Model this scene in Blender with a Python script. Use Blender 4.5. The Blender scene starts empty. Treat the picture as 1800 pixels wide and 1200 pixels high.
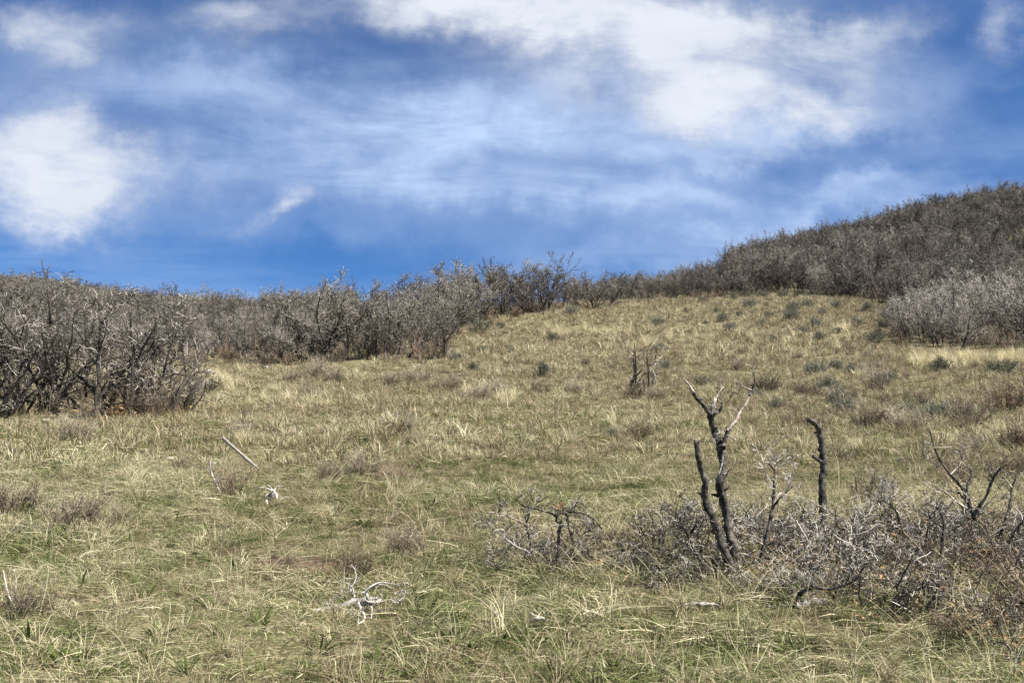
import bpy, math, random
import numpy as np
from math import radians, sin, cos, tan, atan, pi

scene = bpy.context.scene
COL = scene.collection
R = np.random.default_rng(11)

# ------------------------------------------------------------------ camera, sky, sun, exposure
PITCH = radians(8.3)
CAM_H = 1.6
F = 1800.0                       # focal length in photo pixels (photo 1800 wide)
cam = bpy.data.cameras.new('camera')
cam.sensor_width = 36.0
cam.lens = 36.0
cam.clip_end = 3000
cam_o = bpy.data.objects.new('camera', cam)
cam_o.location = (0, 0, CAM_H)
cam_o.rotation_euler = (pi / 2 + PITCH, 0, 0)
COL.objects.link(cam_o)
scene.camera = cam_o
scene.view_settings.view_transform = 'Standard'
scene.view_settings.look = 'None'
scene.view_settings.exposure = 1.42
scene.view_settings.gamma = 1.0
scene.cycles.max_bounces = 6
scene.cycles.transparent_max_bounces = 8

SUN_EL, SUN_AZ = radians(52), radians(116)     # azimuth clockwise from +Y (view direction)
sun = bpy.data.lights.new('sun', 'SUN')
sun.energy = 5.0
sun.angle = radians(0.5)
sun.color = (1.0, 0.955, 0.88)
sun_o = bpy.data.objects.new('sun', sun)
sd = np.array([sin(SUN_AZ) * cos(SUN_EL), cos(SUN_AZ) * cos(SUN_EL), sin(SUN_EL)])
from mathutils import Vector, Euler
sun_o.rotation_euler = Vector(sd).to_track_quat('Z', 'Y').to_euler()
COL.objects.link(sun_o)


def dirpt(px, v):
    """tangent coordinates (x/y, z/y) of the world direction seen at a photo pixel"""
    u, w = (px - 900) / F, (600 - v) / F
    y = cos(PITCH) - w * sin(PITCH)
    return u / y, (sin(PITCH) + w * cos(PITCH)) / y


class NT:
    """tiny node-tree helper"""
    def __init__(s, tree):
        s.t = tree; s.n = tree.nodes; s.l = tree.links
    def node(s, typ, **kw):
        n = s.n.new(typ)
        for k, v in kw.items():
            setattr(n, k, v)
        return n
    def put(s, sock, v):
        if isinstance(v, bpy.types.NodeSocket):
            s.l.new(v, sock)
        elif v is not None:
            sock.default_value = v
    def m(s, op, a, b=None, c=None, clamp=False):
        n = s.node('ShaderNodeMath', operation=op, use_clamp=clamp)
        s.put(n.inputs[0], a)
        if b is not None: s.put(n.inputs[1], b)
        if c is not None: s.put(n.inputs[2], c)
        return n.outputs[0]
    def smooth(s, x, lo, hi, a=0.0, b=1.0):
        n = s.node('ShaderNodeMapRange', interpolation_type='SMOOTHSTEP')
        s.put(n.inputs[0], x); s.put(n.inputs[1], lo); s.put(n.inputs[2], hi)
        s.put(n.inputs[3], a); s.put(n.inputs[4], b)
        return n.outputs[0]
    def noise(s, vec, scale, detail=4, rough=0.55, dist=0.0):
        n = s.node('ShaderNodeTexNoise')
        s.put(n.inputs['Vector'], vec); n.inputs['Scale'].default_value = scale
        n.inputs['Detail'].default_value = detail; n.inputs['Roughness'].default_value = rough
        n.inputs['Distortion'].default_value = dist
        return n.outputs['Fac']
    def mix(s, f, a, b):
        n = s.node('ShaderNodeMix', data_type='RGBA')
        s.put(n.inputs[0], f); s.put(n.inputs[6], a); s.put(n.inputs[7], b)
        return n.outputs[2]
    def xyz(s, x, y, z=0.0):
        n = s.node('ShaderNodeCombineXYZ')
        s.put(n.inputs[0], x); s.put(n.inputs[1], y); s.put(n.inputs[2], z)
        return n.outputs[0]


def c4(r, g, b): return (r, g, b, 1.0)


world = bpy.data.worlds.new('World')
scene.world = world
world.use_nodes = True
W = NT(world.node_tree)
W.n.clear()
out = W.node('ShaderNodeOutputWorld')
bg = W.node('ShaderNodeBackground')
SKY_STRENGTH = 0.1
bg.inputs['Strength'].default_value = SKY_STRENGTH
W.l.new(bg.outputs[0], out.inputs[0])
sky = W.node('ShaderNodeTexSky')
sky.sky_type = 'NISHITA'
sky.sun_disc = False
sky.sun_elevation = SUN_EL
sky.sun_rotation = SUN_AZ
sky.altitude = 2200
sky.air_density = 0.85
sky.dust_density = 0.0
sky.ozone_density = 3.0
hsv = W.node('ShaderNodeHueSaturation')
hsv.inputs['Hue'].default_value = 0.506
hsv.inputs['Saturation'].default_value = 1.28
hsv.inputs['Value'].default_value = 0.50
W.l.new(sky.outputs[0], hsv.inputs['Color'])
tc = W.node('ShaderNodeTexCoord')
sep = W.node('ShaderNodeSeparateXYZ')
W.l.new(tc.outputs['Generated'], sep.inputs[0])
ysafe = W.m('MAXIMUM', W.m('ABSOLUTE', sep.outputs[1]), 0.08)
A = W.m('DIVIDE', sep.outputs[0], ysafe)          # azimuth tangent
B = W.m('DIVIDE', sep.outputs[2], ysafe)          # elevation tangent
front = W.m('GREATER_THAN', sep.outputs[1], 0.0)
# cloud-deck coordinates: perspective of a flat layer high above
zz = W.m('ADD', W.m('MAXIMUM', sep.outputs[2], 0.0), 0.16)
PX = W.m('DIVIDE', sep.outputs[0], zz)
PY = W.m('DIVIDE', sep.outputs[1], zz)
P2 = W.xyz(PX, PY, 0.0)
AB = W.xyz(A, B, 0.0)
wisp_v = W.xyz(W.m('MULTIPLY', PX, 0.8), W.m('MULTIPLY', PY, 1.1), 3.1)
n_big = W.noise(wisp_v, 1.3, 5, 0.55, 0.6)
n_mid = W.noise(W.xyz(W.m('ADD', W.m('MULTIPLY', A, 5.0), W.m('MULTIPLY', B, 3.0)), W.m('MULTIPLY', B, 17.0), 1.7), 1.0, 7, 0.6, 0.5)
n_fine = W.noise(AB, 16.0, 8, 0.62, 0.2)
n_warp1 = W.noise(AB, 7.0, 6, 0.6)
n_warp2 = W.noise(W.xyz(A, B, 5.0), 7.0, 6, 0.6)
WA = W.m('ADD', A, W.m('MULTIPLY', W.m('SUBTRACT', n_warp1, 0.5), 0.22))
WB = W.m('ADD', B, W.m('MULTIPLY', W.m('SUBTRACT', n_warp2, 0.5), 0.16))


def blob(px, v, sx, sy, rot, amp):
    """soft cloud mass around a sky direction; sizes in photo pixels, rot degrees"""
    a0, b0 = dirpt(px, v)
    da = W.m('SUBTRACT', WA, a0); db = W.m('SUBTRACT', WB, b0)
    c, s_ = cos(radians(rot)), sin(radians(rot))
    ra = W.m('ADD', W.m('MULTIPLY', da, c * F / sx), W.m('MULTIPLY', db, s_ * F / sx))
    rb = W.m('ADD', W.m('MULTIPLY', da, -s_ * F / sy), W.m('MULTIPLY', db, c * F / sy))
    q = W.m('ADD', W.m('MULTIPLY', ra, ra), W.m('MULTIPLY', rb, rb))
    return W.m('MULTIPLY', W.m('POWER', 2.718, W.m('MULTIPLY', q, -1.0)), amp)


def total(lst):
    t = lst[0]
    for x in lst[1:]:
        t = W.m('ADD', t, x)
    return t


thick = total([blob(*b) for b in [
    (1060, 50, 340, 110, -6, 1.15), (1250, 120, 290, 95, -14, 1.05), (800, 15, 180, 45, -8, 0.7),
    (1390, 205, 120, 45, 0, 0.55), (1440, 60, 160, 50, -10, 0.5), (1250, 195, 150, 45, -5, 0.45),
    (60, 300, 210, 95, -12, 1.2), (190, 255, 190, 60, -28, 0.6), (130, 365, 140, 60, 0, 1.0), (30, 235, 150, 50, 0, 0.35),
    (90, 55, 140, 55, 0, 0.75), (110, 100, 110, 35, 0, 0.5), (420, 45, 130, 45, 0, 0.7), (600, 15, 180, 40, 0, 0.35),
    (505, 352, 50, 30, 0, 0.85), (478, 382, 48, 20, 20, 0.45), (1790, 25, 60, 60, 0, 0.6), (1590, 25, 80, 40, 20, 0.4)]])
thin = total([blob(*b) for b in [
    (420, 140, 260, 60, 2, 0.75), (620, 270, 400, 75, 3, 0.85), (900, 200, 420, 70, 0, 0.6), (1130, 335, 330, 38, -3, 0.75), (780, 330, 300, 60, 0, 0.4),
    (1130, 440, 260, 55, 6, 0.75), (1560, 345, 260, 26, 14, 0.6), (1400, 400, 200, 40, 12, 0.5), (1620, 150, 220, 70, 20, 0.4), (1500, 230, 300, 30, 4, 0.25),
    (600, 410, 400, 40, 0, 0.3), (100, 160, 300, 60, 0, 0.35), (1250, 255, 300, 26, 0, 0.3), (700, 250, 650, 110, 2, 0.32), (1050, 200, 500, 110, 0, 0.35)]])
n_soft = W.noise(W.xyz(W.m('MULTIPLY', A, 6.0), W.m('MULTIPLY', B, 10.0), 8.0), 1.0, 6, 0.6, 0.3)
n_fib = W.noise(W.xyz(W.m('ADD', W.m('MULTIPLY', A, 9.0), W.m('MULTIPLY', B, 7.0)), W.m('MULTIPLY', B, 26.0), 2.2), 1.0, 8, 0.65, 0.8)
tex = W.m('ADD', W.m('MULTIPLY', n_soft, 0.60), W.m('ADD', W.m('MULTIPLY', n_fine, 0.20), W.m('MULTIPLY', n_fib, 0.25)))
d_thick = W.smooth(W.m('MULTIPLY', thick, W.smooth(tex, 0.34, 0.74, 0.42, 1.4)), -0.05, 1.5)
d_thin = W.m('MULTIPLY', thin, W.smooth(W.m('ADD', W.m('MULTIPLY', n_mid, 0.75), W.m('MULTIPLY', n_fine, 0.25)), 0.30, 0.66, 0.38, 1.0))
d_wisp = W.m('MULTIPLY', W.smooth(n_big, 0.36, 0.75), 0.32)
# the rest of the sky, behind the viewer, carries the same broken layer
d_back = W.m('MULTIPLY', W.m('SUBTRACT', 1.0, front), W.smooth(n_big, 0.45, 0.65, 0.0, 0.8))
cov = W.m('ADD', W.m('MULTIPLY', front, W.m('ADD', W.m('MULTIPLY', d_thin, 0.68), d_wisp)), d_back, clamp=True)
thinsky = W.mix(cov, hsv.outputs[0], c4(2.15, 2.75, 3.85))
thickmask = W.m('MULTIPLY', W.m('MULTIPLY', front, d_thick), 0.93)
shade = W.smooth(n_mid, 0.3, 0.7)
cloudcol = W.mix(shade, c4(2.9, 3.1, 3.45), c4(3.35, 3.5, 3.75))
skycol = W.mix(thickmask, thinsky, cloudcol)
W.l.new(skycol, bg.inputs['Color'])

# ------------------------------------------------------------------ the hill
YS = np.array([20, 28, 36, 45, 57, 75, 100, 140, 200, 400, 900.])
PXS = np.array([0, 400, 720, 990, 1300, 1550, 1800.])
VT = np.array([
    [735, 690, 655, 630, 600, 565, 535, 512, 530, 620, 750],
    [735, 685, 640, 622, 606, 596, 585, 566, 585, 640, 750],
    [735, 682, 636, 603, 572, 552, 548, 562, 590, 680, 770],
    [735, 685, 636, 592, 549, 534, 545, 570, 600, 690, 780],
    [735, 685, 640, 592, 550, 518, 486, 460, 488, 640, 760],
    [735, 680, 627, 585, 545, 515, 474, 416, 430, 560, 740],
    [735, 675, 612, 575, 545, 512, 448, 336, 365, 500, 720.]])
SLOPE = 0.15


def z_from(y, v):
    return CAM_H + y * np.tan(PITCH + np.arctan((600 - v) / F))


_ly = np.linspace(np.log(10), np.log(900), 400)
_uu = np.linspace(-0.62, 0.62, 160)


def _ground_table():
    T = np.zeros((len(_uu), len(_ly)))
    zc = np.array([z_from(YS, row) for row in VT])
    zc[:, 0] = SLOPE * YS[0]
    ys = np.concatenate([[10., 13, 16], YS])
    zc = np.concatenate([np.tile(SLOPE * np.array([10., 13, 16]), (7, 1)), zc], axis=1)
    tmp = np.array([np.interp(np.exp(_ly), ys, r) for r in zc])
    us = (PXS - 900) / F
    for j in range(len(_ly)):
        T[:, j] = np.interp(_uu, us, tmp[:, j])
    def sm(T, w, axis):
        k = np.exp(-0.5 * (np.arange(-3 * w, 3 * w + 1) / w) ** 2); k /= k.sum()
        pad = [(0, 0), (0, 0)]; pad[axis] = (3 * w, 3 * w)
        E = np.pad(T, pad, mode='edge')
        return np.apply_along_axis(lambda a: np.convolve(a, k, 'valid'), axis, E)
    D = T - SLOPE * np.exp(_ly)[None, :]
    D = sm(D, 8, 0); D = sm(D, 6, 1)
    return D


_GT = _ground_table()
_NG = R.random((64, 64))


def vnoise(x, y, s):
    x = np.asarray(x) * s + 100; y = np.asarray(y) * s + 100
    xi = np.floor(x).astype(int); yi = np.floor(y).astype(int)
    fx = x - xi; fy = y - yi
    fx = fx * fx * (3 - 2 * fx); fy = fy * fy * (3 - 2 * fy)
    g = lambda i, j: _NG[i % 64, j % 64]
    return (g(xi, yi) * (1 - fx) + g(xi + 1, yi) * fx) * (1 - fy) + (g(xi, yi + 1) * (1 - fx) + g(xi + 1, yi + 1) * fx) * fy - 0.5


def base_z(x, y):
    x = np.asarray(x, float); y = np.asarray(y, float)
    yy = np.clip(y, 10.0, 899)
    u = np.clip(x / yy, -0.6, 0.6)
    ui = (u - _uu[0]) / (_uu[1] - _uu[0]); li = (np.log(yy) - _ly[0]) / (_ly[1] - _ly[0])
    i = np.clip(ui.astype(int), 0, len(_uu) - 2); j = np.clip(li.astype(int), 0, len(_ly) - 2)
    a = ui - i; b = li - j
    D = (_GT[i, j] * (1 - a) + _GT[i + 1, j] * a) * (1 - b) + (_GT[i, j + 1] * (1 - a) + _GT[i + 1, j + 1] * a) * b
    w = np.clip((y - 10) / 6, 0, 1)
    return SLOPE * y + D * w


def ground(x, y):
    x = np.asarray(x, float); y = np.asarray(y, float)
    z = base_z(x, y)
    near = np.clip((y - 2.0) / 4.0, 0.15, 1.0)
    z = z + near * (0.10 * vnoise(x, y, 0.55) + 0.05 * vnoise(x + 7, y, 1.6))
    z = z + np.clip((y - 25) / 40, 0, 1) * (0.7 * vnoise(x, y + 9, 0.11))
    # gopher mound
    mx, my = MOUND
    z = z + 0.05 * np.exp(-(((x - mx) / 0.36) ** 2 + ((y - my) / 0.22) ** 2) ** 1.5)
    return z


def solve_y(px, v):
    """distance at which the hill is met by the line of sight through a photo pixel"""
    u = (px - 900) / F
    prev = 3.0
    for y in np.concatenate([np.arange(3, 30, 0.1), np.arange(30, 160, 0.5)]):
        z = float(base_z(u * y, y))
        d = y * cos(PITCH) + (z - CAM_H) * sin(PITCH)
        vv = 600 - F * ((z - CAM_H) * cos(PITCH) - y * sin(PITCH)) / d
        if vv <= v:
            return float(y)
    return 160.0


def at(px, v):
    """ground point under a photo pixel"""
    y = solve_y(px, v)
    z = float(base_z(0, y)) if y < 12 else float(base_z((px - 900) / F * y, y))
    d = y * cos(PITCH) + (z - CAM_H) * sin(PITCH)
    x = (px - 900) / F * d
    return np.array([x, y])


def ray(px, v, y):
    """3-D point at distance y along the line of sight"""
    u, w = (px - 900) / F, (600 - v) / F
    dx, dy, dz = u, cos(PITCH) - w * sin(PITCH), sin(PITCH) + w * cos(PITCH)
    k = y / dy
    return np.array([dx * k, y, CAM_H + dz * k])


MOUND = (-900.0, -900.0)
_m = at(535, 1000)
MOUND = (float(_m[0]), float(_m[1]))


def project(x, y, z):
    d = y * cos(PITCH) + (z - CAM_H) * sin(PITCH)
    return 900 + F * x / d, 600 - F * ((z - CAM_H) * cos(PITCH) - y * sin(PITCH)) / d


# ------------------------------------------------------------------ mesh building helpers
class MB:
    def __init__(s):
        s.v = []; s.f = []; s.c = []; s.n = 0
    def add(s, V, Q, c=0.5):
        V = np.asarray(V, float); Q = np.asarray(Q, int)
        s.v.append(V); s.f.append(Q + s.n)
        s.c.append(np.full(len(V), c) if np.isscalar(c) else np.asarray(c, float))
        s.n += len(V)
    def tube(s, P, r, k=4, cap=False, c=0.5, rough=0.0):
        P = np.asarray(P, float); n = len(P)
        r = np.broadcast_to(np.asarray(r, float), (n,))
        T = np.gradient(P, axis=0)
        T /= np.linalg.norm(T, axis=1)[:, None] + 1e-9
        ref = np.array([0.31, 0.83, 0.46]) if abs(T[:, 2]).mean() > 0.6 else np.array([0.1, 0.2, 0.97])
        a = np.cross(T, ref); a /= np.linalg.norm(a, axis=1)[:, None] + 1e-9
        b = np.cross(T, a)
        th = np.arange(k) * 2 * pi / k
        rr = r[:, None] * np.ones(k)[None, :]
        if rough:
            rr = rr * (1 + R.normal(0, rough, rr.shape))
        V = P[:, None, :] + rr[:, :, None] * (np.cos(th)[None, :, None] * a[:, None, :] + np.sin(th)[None, :, None] * b[:, None, :])
        i = np.arange(n - 1)[:, None] * k; j = np.arange(k)[None, :]; j2 = (j + 1) % k
        Q = np.stack([i + j, i + j2, i + k + j2, i + k + j], -1).reshape(-1, 4)
        if cap and k % 2 == 0:
            o = (n - 1) * k
            Q = np.vstack([Q] + [[[o + 0, o + m, o + m + 1, o + m + 2]] for m in range(1, k - 2, 2)])
        cc = c if np.isscalar(c) else np.repeat(np.asarray(c, float), k)
        s.add(V.reshape(-1, 3), Q, cc)
    def build(s, name, mat=None, parent=None, link=True, smooth=False):
        me = bpy.data.meshes.new(name)
        V = np.vstack(s.v); Q = np.vstack(s.f)
        me.vertices.add(len(V)); me.vertices.foreach_set('co', V.astype(np.float32).ravel())
        me.loops.add(Q.size); me.loops.foreach_set('vertex_index', Q.astype(np.int32).ravel())
        me.polygons.add(len(Q)); me.polygons.foreach_set('loop_start', np.arange(0, Q.size, 4, dtype=np.int32))
        if smooth:
            me.polygons.foreach_set('use_smooth', np.ones(len(Q), dtype=bool))
        at_ = me.attributes.new('tone', 'FLOAT', 'POINT')
        at_.data.foreach_set('value', np.concatenate(s.c).astype(np.float32))
        me.update(calc_edges=True)
        if mat: me.materials.append(mat)
        o = bpy.data.objects.new(name, me)
        if link: COL.objects.link(o)
        if parent: o.parent = parent
        return o


def unit(a): return a / (np.linalg.norm(a) + 1e-9)


def tag(o, label=None, cat=None, group=None, kind=None):
    if label: o['label'] = label
    if cat: o['category'] = cat
    if group: o['group'] = group
    if kind: o['kind'] = kind
    return o


def empty(name, loc, rz=0.0, sc=1.0):
    o = bpy.data.objects.new(name, None)
    o.empty_display_size = 0.1
    COL.objects.link(o)
    o.location = loc; o.rotation_euler = (0, 0, rz)
    o.scale = (sc, sc, sc) if np.isscalar(sc) else sc
    return o


# ------------------------------------------------------------------ materials
def new_mat(name):
    m = bpy.data.materials.new(name); m.use_nodes = True
    t = NT(m.node_tree); t.n.clear()
    o = t.node('ShaderNodeOutputMaterial')
    return m, t, o


def attr(t, name='tone'):
    n = t.node('ShaderNodeAttribute'); n.attribute_name = name
    return n.outputs['Fac']


def bark_mat(name, dark, light, lo, hi, scale=9.0, tone_w=0.5, rand_w=0.3, rough=0.9, bump=0.0, fine=60):
    m, t, o = new_mat(name)
    geo = t.node('ShaderNodeNewGeometry')
    oi = t.node('ShaderNodeObjectInfo')
    n = t.noise(geo.outputs['Position'], scale, 4, 0.6)
    n2 = t.noise(geo.outputs['Position'], fine, 3, 0.6)
    x = t.m('ADD', t.m('MULTIPLY', n, 0.65), t.m('MULTIPLY', n2, 0.35))
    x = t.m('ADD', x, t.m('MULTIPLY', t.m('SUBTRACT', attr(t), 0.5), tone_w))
    x = t.m('ADD', x, t.m('MULTIPLY', t.m('SUBTRACT', oi.outputs['Random'], 0.5), rand_w))
    f = t.smooth(x, lo, hi)
    col = t.mix(f, c4(*dark), c4(*light))
    b = t.node('ShaderNodeBsdfPrincipled')
    t.put(b.inputs['Base Color'], col); b.inputs['Roughness'].default_value = rough
    b.inputs['Specular IOR Level'].default_value = 0.25
    if bump:
        bn = t.node('ShaderNodeBump'); bn.inputs['Strength'].default_value = bump; bn.inputs['Distance'].default_value = 0.006
        t.put(bn.inputs['Height'], x); t.l.new(bn.outputs[0], b.inputs['Normal'])
    t.l.new(b.outputs[0], o.inputs[0])
    return m


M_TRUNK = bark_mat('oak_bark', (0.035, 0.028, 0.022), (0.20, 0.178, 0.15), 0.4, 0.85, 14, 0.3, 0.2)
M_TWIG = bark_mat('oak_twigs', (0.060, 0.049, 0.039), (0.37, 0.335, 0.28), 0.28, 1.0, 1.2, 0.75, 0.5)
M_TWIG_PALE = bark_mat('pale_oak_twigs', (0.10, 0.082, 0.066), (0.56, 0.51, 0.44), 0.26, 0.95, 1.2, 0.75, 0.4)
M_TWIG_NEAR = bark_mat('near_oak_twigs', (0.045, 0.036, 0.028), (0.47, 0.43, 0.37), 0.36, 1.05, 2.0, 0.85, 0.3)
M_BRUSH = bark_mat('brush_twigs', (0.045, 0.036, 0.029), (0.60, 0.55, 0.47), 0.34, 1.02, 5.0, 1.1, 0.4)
M_SHRUB = bark_mat('shrub_stems', (0.075, 0.057, 0.040), (0.40, 0.34, 0.25), 0.3, 0.9, 4.0, 0.9, 0.4)
M_DEAD = bark_mat('dead_oak_bark', (0.018, 0.014, 0.012), (0.17, 0.15, 0.125), 0.40, 0.72, 24, 0.3, 0.0, bump=0.9, fine=90)
M_BARE = bark_mat('bleached_wood', (0.14, 0.105, 0.08), (0.52, 0.46, 0.38), 0.34, 0.72, 20, 0.35, 0.0, bump=0.4, fine=120)
M_WHITE = bark_mat('sun_bleached_wood', (0.12, 0.10, 0.08), (0.68, 0.64, 0.57), 0.35, 0.72, 30, 0.3, 0.0, bump=0.4, fine=120)
M_GREYLOG = bark_mat('grey_log', (0.12, 0.11, 0.10), (0.42, 0.40, 0.38), 0.3, 0.7, 14, 0.3, 0.0, bump=0.6, fine=90)


def leafy_mat(name, dark, light, tone_w=1.0, rand_w=0.4, patch=0.5, trans=0.3, patch_scale=0.5):
    m, t, o = new_mat(name)
    geo = t.node('ShaderNodeNewGeometry'); oi = t.node('ShaderNodeObjectInfo')
    x = t.m('ADD', 0.5, t.m('MULTIPLY', t.m('SUBTRACT', attr(t), 0.5), tone_w))
    x = t.m('ADD', x, t.m('MULTIPLY', t.m('SUBTRACT', oi.outputs['Random'], 0.5), rand_w))
    x = t.m('ADD', x, t.m('MULTIPLY', t.m('SUBTRACT', t.noise(geo.outputs['Position'], patch_scale, 3), 0.5), patch), clamp=True)
    col = t.mix(x, c4(*dark), c4(*light))
    d = t.node('ShaderNodeBsdfDiffuse'); t.put(d.inputs[0], col)
    tr = t.node('ShaderNodeBsdfTranslucent'); t.put(tr.inputs[0], col)
    mx = t.node('ShaderNodeMixShader'); mx.inputs[0].default_value = trans
    t.l.new(d.outputs[0], mx.inputs[1]); t.l.new(tr.outputs[0], mx.inputs[2])
    t.l.new(mx.outputs[0], o.inputs[0])
    return m


M_SAGE = leafy_mat('sage_leaves', (0.062, 0.062, 0.043), (0.25, 0.245, 0.19), 0.9, 0.5, 0.3, 0.2)
M_GREENLEAF = leafy_mat('broad_green_leaves', (0.028, 0.045, 0.012), (0.12, 0.15, 0.045), 0.9, 0.4, 0.2, 0.3)
M_DEADLEAF = leafy_mat('fallen_leaves', (0.14, 0.075, 0.035), (0.48, 0.31, 0.17), 1.0, 0.2, 0.3, 0.2)
M_ORANGE = leafy_mat('hanging_dead_leaves', (0.30, 0.11, 0.03), (0.60, 0.34, 0.16), 1.0, 0.2, 0.2, 0.3)


def grass_mat(name):
    """dry and green blades in patches; tone (per blade) decides which blade is which inside a patch"""
    m, t, o = new_mat(name)
    oi = t.node('ShaderNodeObjectInfo')
    loc = oi.outputs['Location']
    sp = t.node('ShaderNodeSeparateXYZ'); t.l.new(loc, sp.inputs[0])
    nl = t.noise(t.xyz(sp.outputs[0], sp.outputs[1], 0.0), 0.16, 3, 0.6)
    ns = t.noise(t.xyz(sp.outputs[0], sp.outputs[1], 4.0), 1.5, 4, 0.65)
    nb = t.noise(t.xyz(sp.outputs[0], sp.outputs[1], 9.0), 0.35, 3, 0.6)
    green = t.m('ADD', t.m('MULTIPLY', nl, 0.55), t.m('MULTIPLY', ns, 0.75))
    green = t.m('SUBTRACT', green, 0.14)
    # greener low on the slope, drier up the hill
    green = t.m('ADD', green, t.smooth(sp.outputs[1], 3.5, 45.0, 0.17, -0.10))
    g = t.m('ADD', green, t.m('MULTIPLY', t.m('SUBTRACT', attr(t), 0.5), 0.85))
    g = t.smooth(g, 0.45, 0.62)
    brown = t.m('ADD', nb, t.m('MULTIPLY', t.m('SUBTRACT', attr(t, 'tint'), 0.5), 0.8))
    brown = t.smooth(brown, 0.54, 0.80)
    rnd = oi.outputs['Random']
    rnd2 = t.m('FRACT', t.m('MULTIPLY', rnd, 17.31))
    g = t.m('ADD', green, t.m('MULTIPLY', t.m('SUBTRACT', attr(t), 0.5), 0.80))
    g = t.m('ADD', g, t.m('MULTIPLY', t.m('SUBTRACT', rnd, 0.5), 0.22))
    g = t.smooth(g, 0.47, 0.63)
    tint = t.m('ADD', t.m('MULTIPLY', attr(t, 'tint'), 0.55), t.m('MULTIPLY', rnd2, 0.5), clamp=True)
    straw = t.mix(t.m('POWER', tint, 1.4), c4(0.17, 0.140, 0.072), c4(0.80, 0.74, 0.50))
    straw = t.mix(brown, straw, c4(0.20, 0.15, 0.095))
    grn = t.mix(tint, c4(0.030, 0.050, 0.014), c4(0.17, 0.20, 0.065))
    col = t.mix(g, straw, grn)
    d = t.node('ShaderNodeBsdfDiffuse'); t.put(d.inputs[0], col)
    tr = t.node('ShaderNodeBsdfTranslucent'); t.put(tr.inputs[0], col)
    mx = t.node('ShaderNodeMixShader'); mx.inputs[0].default_value = 0.12
    t.l.new(d.outputs[0], mx.inputs[1]); t.l.new(tr.outputs[0], mx.inputs[2])
    t.l.new(mx.outputs[0], o.inputs[0])
    return m


M_GRASS = grass_mat('meadow_grass')
M_STRAW = leafy_mat('straw', (0.42, 0.36, 0.20), (0.74, 0.67, 0.46), 0.9, 0.3, 0.2, 0.2)

gm, t, o = new_mat('hillside_soil')
geo = t.node('ShaderNodeNewGeometry')
pos = geo.outputs['Position']
n1 = t.noise(pos, 0.25, 4); n2 = t.noise(pos, 5.0, 6, 0.65); n3 = t.noise(pos, 40.0, 4, 0.7)
c = t.mix(t.smooth(n2, 0.35, 0.65), c4(0.040, 0.031, 0.018), c4(0.12, 0.095, 0.055))
c = t.mix(t.smooth(n1, 0.4, 0.65, 0.0, 0.5), c, c4(0.12, 0.13, 0.055))
c = t.mix(t.smooth(n3, 0.50, 0.68, 0.0, 0.75), c, c4(0.36, 0.30, 0.18))
b = t.node('ShaderNodeBsdfPrincipled'); t.put(b.inputs['Base Color'], c); b.inputs['Roughness'].default_value = 1.0
b.inputs['Specular IOR Level'].default_value = 0.1
bn = t.node('ShaderNodeBump'); bn.inputs['Strength'].default_value = 0.8; bn.inputs['Distance'].default_value = 0.03
t.put(bn.inputs['Height'], t.m('ADD', n2, t.m('MULTIPLY', n3, 0.5))); t.l.new(bn.outputs[0], b.inputs['Normal'])
t.l.new(b.outputs[0], o.inputs[0])
M_SOIL = gm

M_EARTH = bark_mat('loose_earth', (0.035, 0.024, 0.015), (0.13, 0.092, 0.058), 0.3, 0.7, 25, 0.5, 0.0, 1.0, 1.0, 90)
M_STONE = bark_mat('pale_stone', (0.24, 0.22, 0.19), (0.46, 0.43, 0.39), 0.3, 0.7, 18, 0.2, 0.4, 0.9, 0.5, 90)
M_STAKE = bark_mat('weathered_lath', (0.17, 0.145, 0.115), (0.42, 0.375, 0.315), 0.25, 0.7, 22, 0.2, 0.0, 0.9, 0.3, 140)

# ------------------------------------------------------------------ setting: one ground sheet
def build_ground():
    ys = np.concatenate([np.linspace(-30, 2, 20), np.arange(2.12, 14, 0.12), np.geomspace(14.1, 160, 230), np.geomspace(164, 900, 40)])
    tt = np.linspace(-1, 1, 341)
    tt = np.sign(tt) * (0.45 * np.abs(tt) + 0.55 * np.abs(tt) ** 3)
    Wd = np.maximum(40, 1.3 * ys)
    X = tt[None, :] * Wd[:, None]; Y = np.repeat(ys[:, None], len(tt), 1)
    Z = ground(X, Y)
    n, k = X.shape
    i = np.arange(n - 1)[:, None] * k; j = np.arange(k - 1)[None, :]
    Q = np.stack([i + j, i + j + 1, i + k + j + 1, i + k + j], -1).reshape(-1, 4)
    mb = MB(); mb.add(np.stack([X, Y, Z], -1).reshape(-1, 3), Q)
    o = mb.build('hillside', M_SOIL, smooth=True)
    tag(o, kind='structure')


build_ground()

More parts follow.
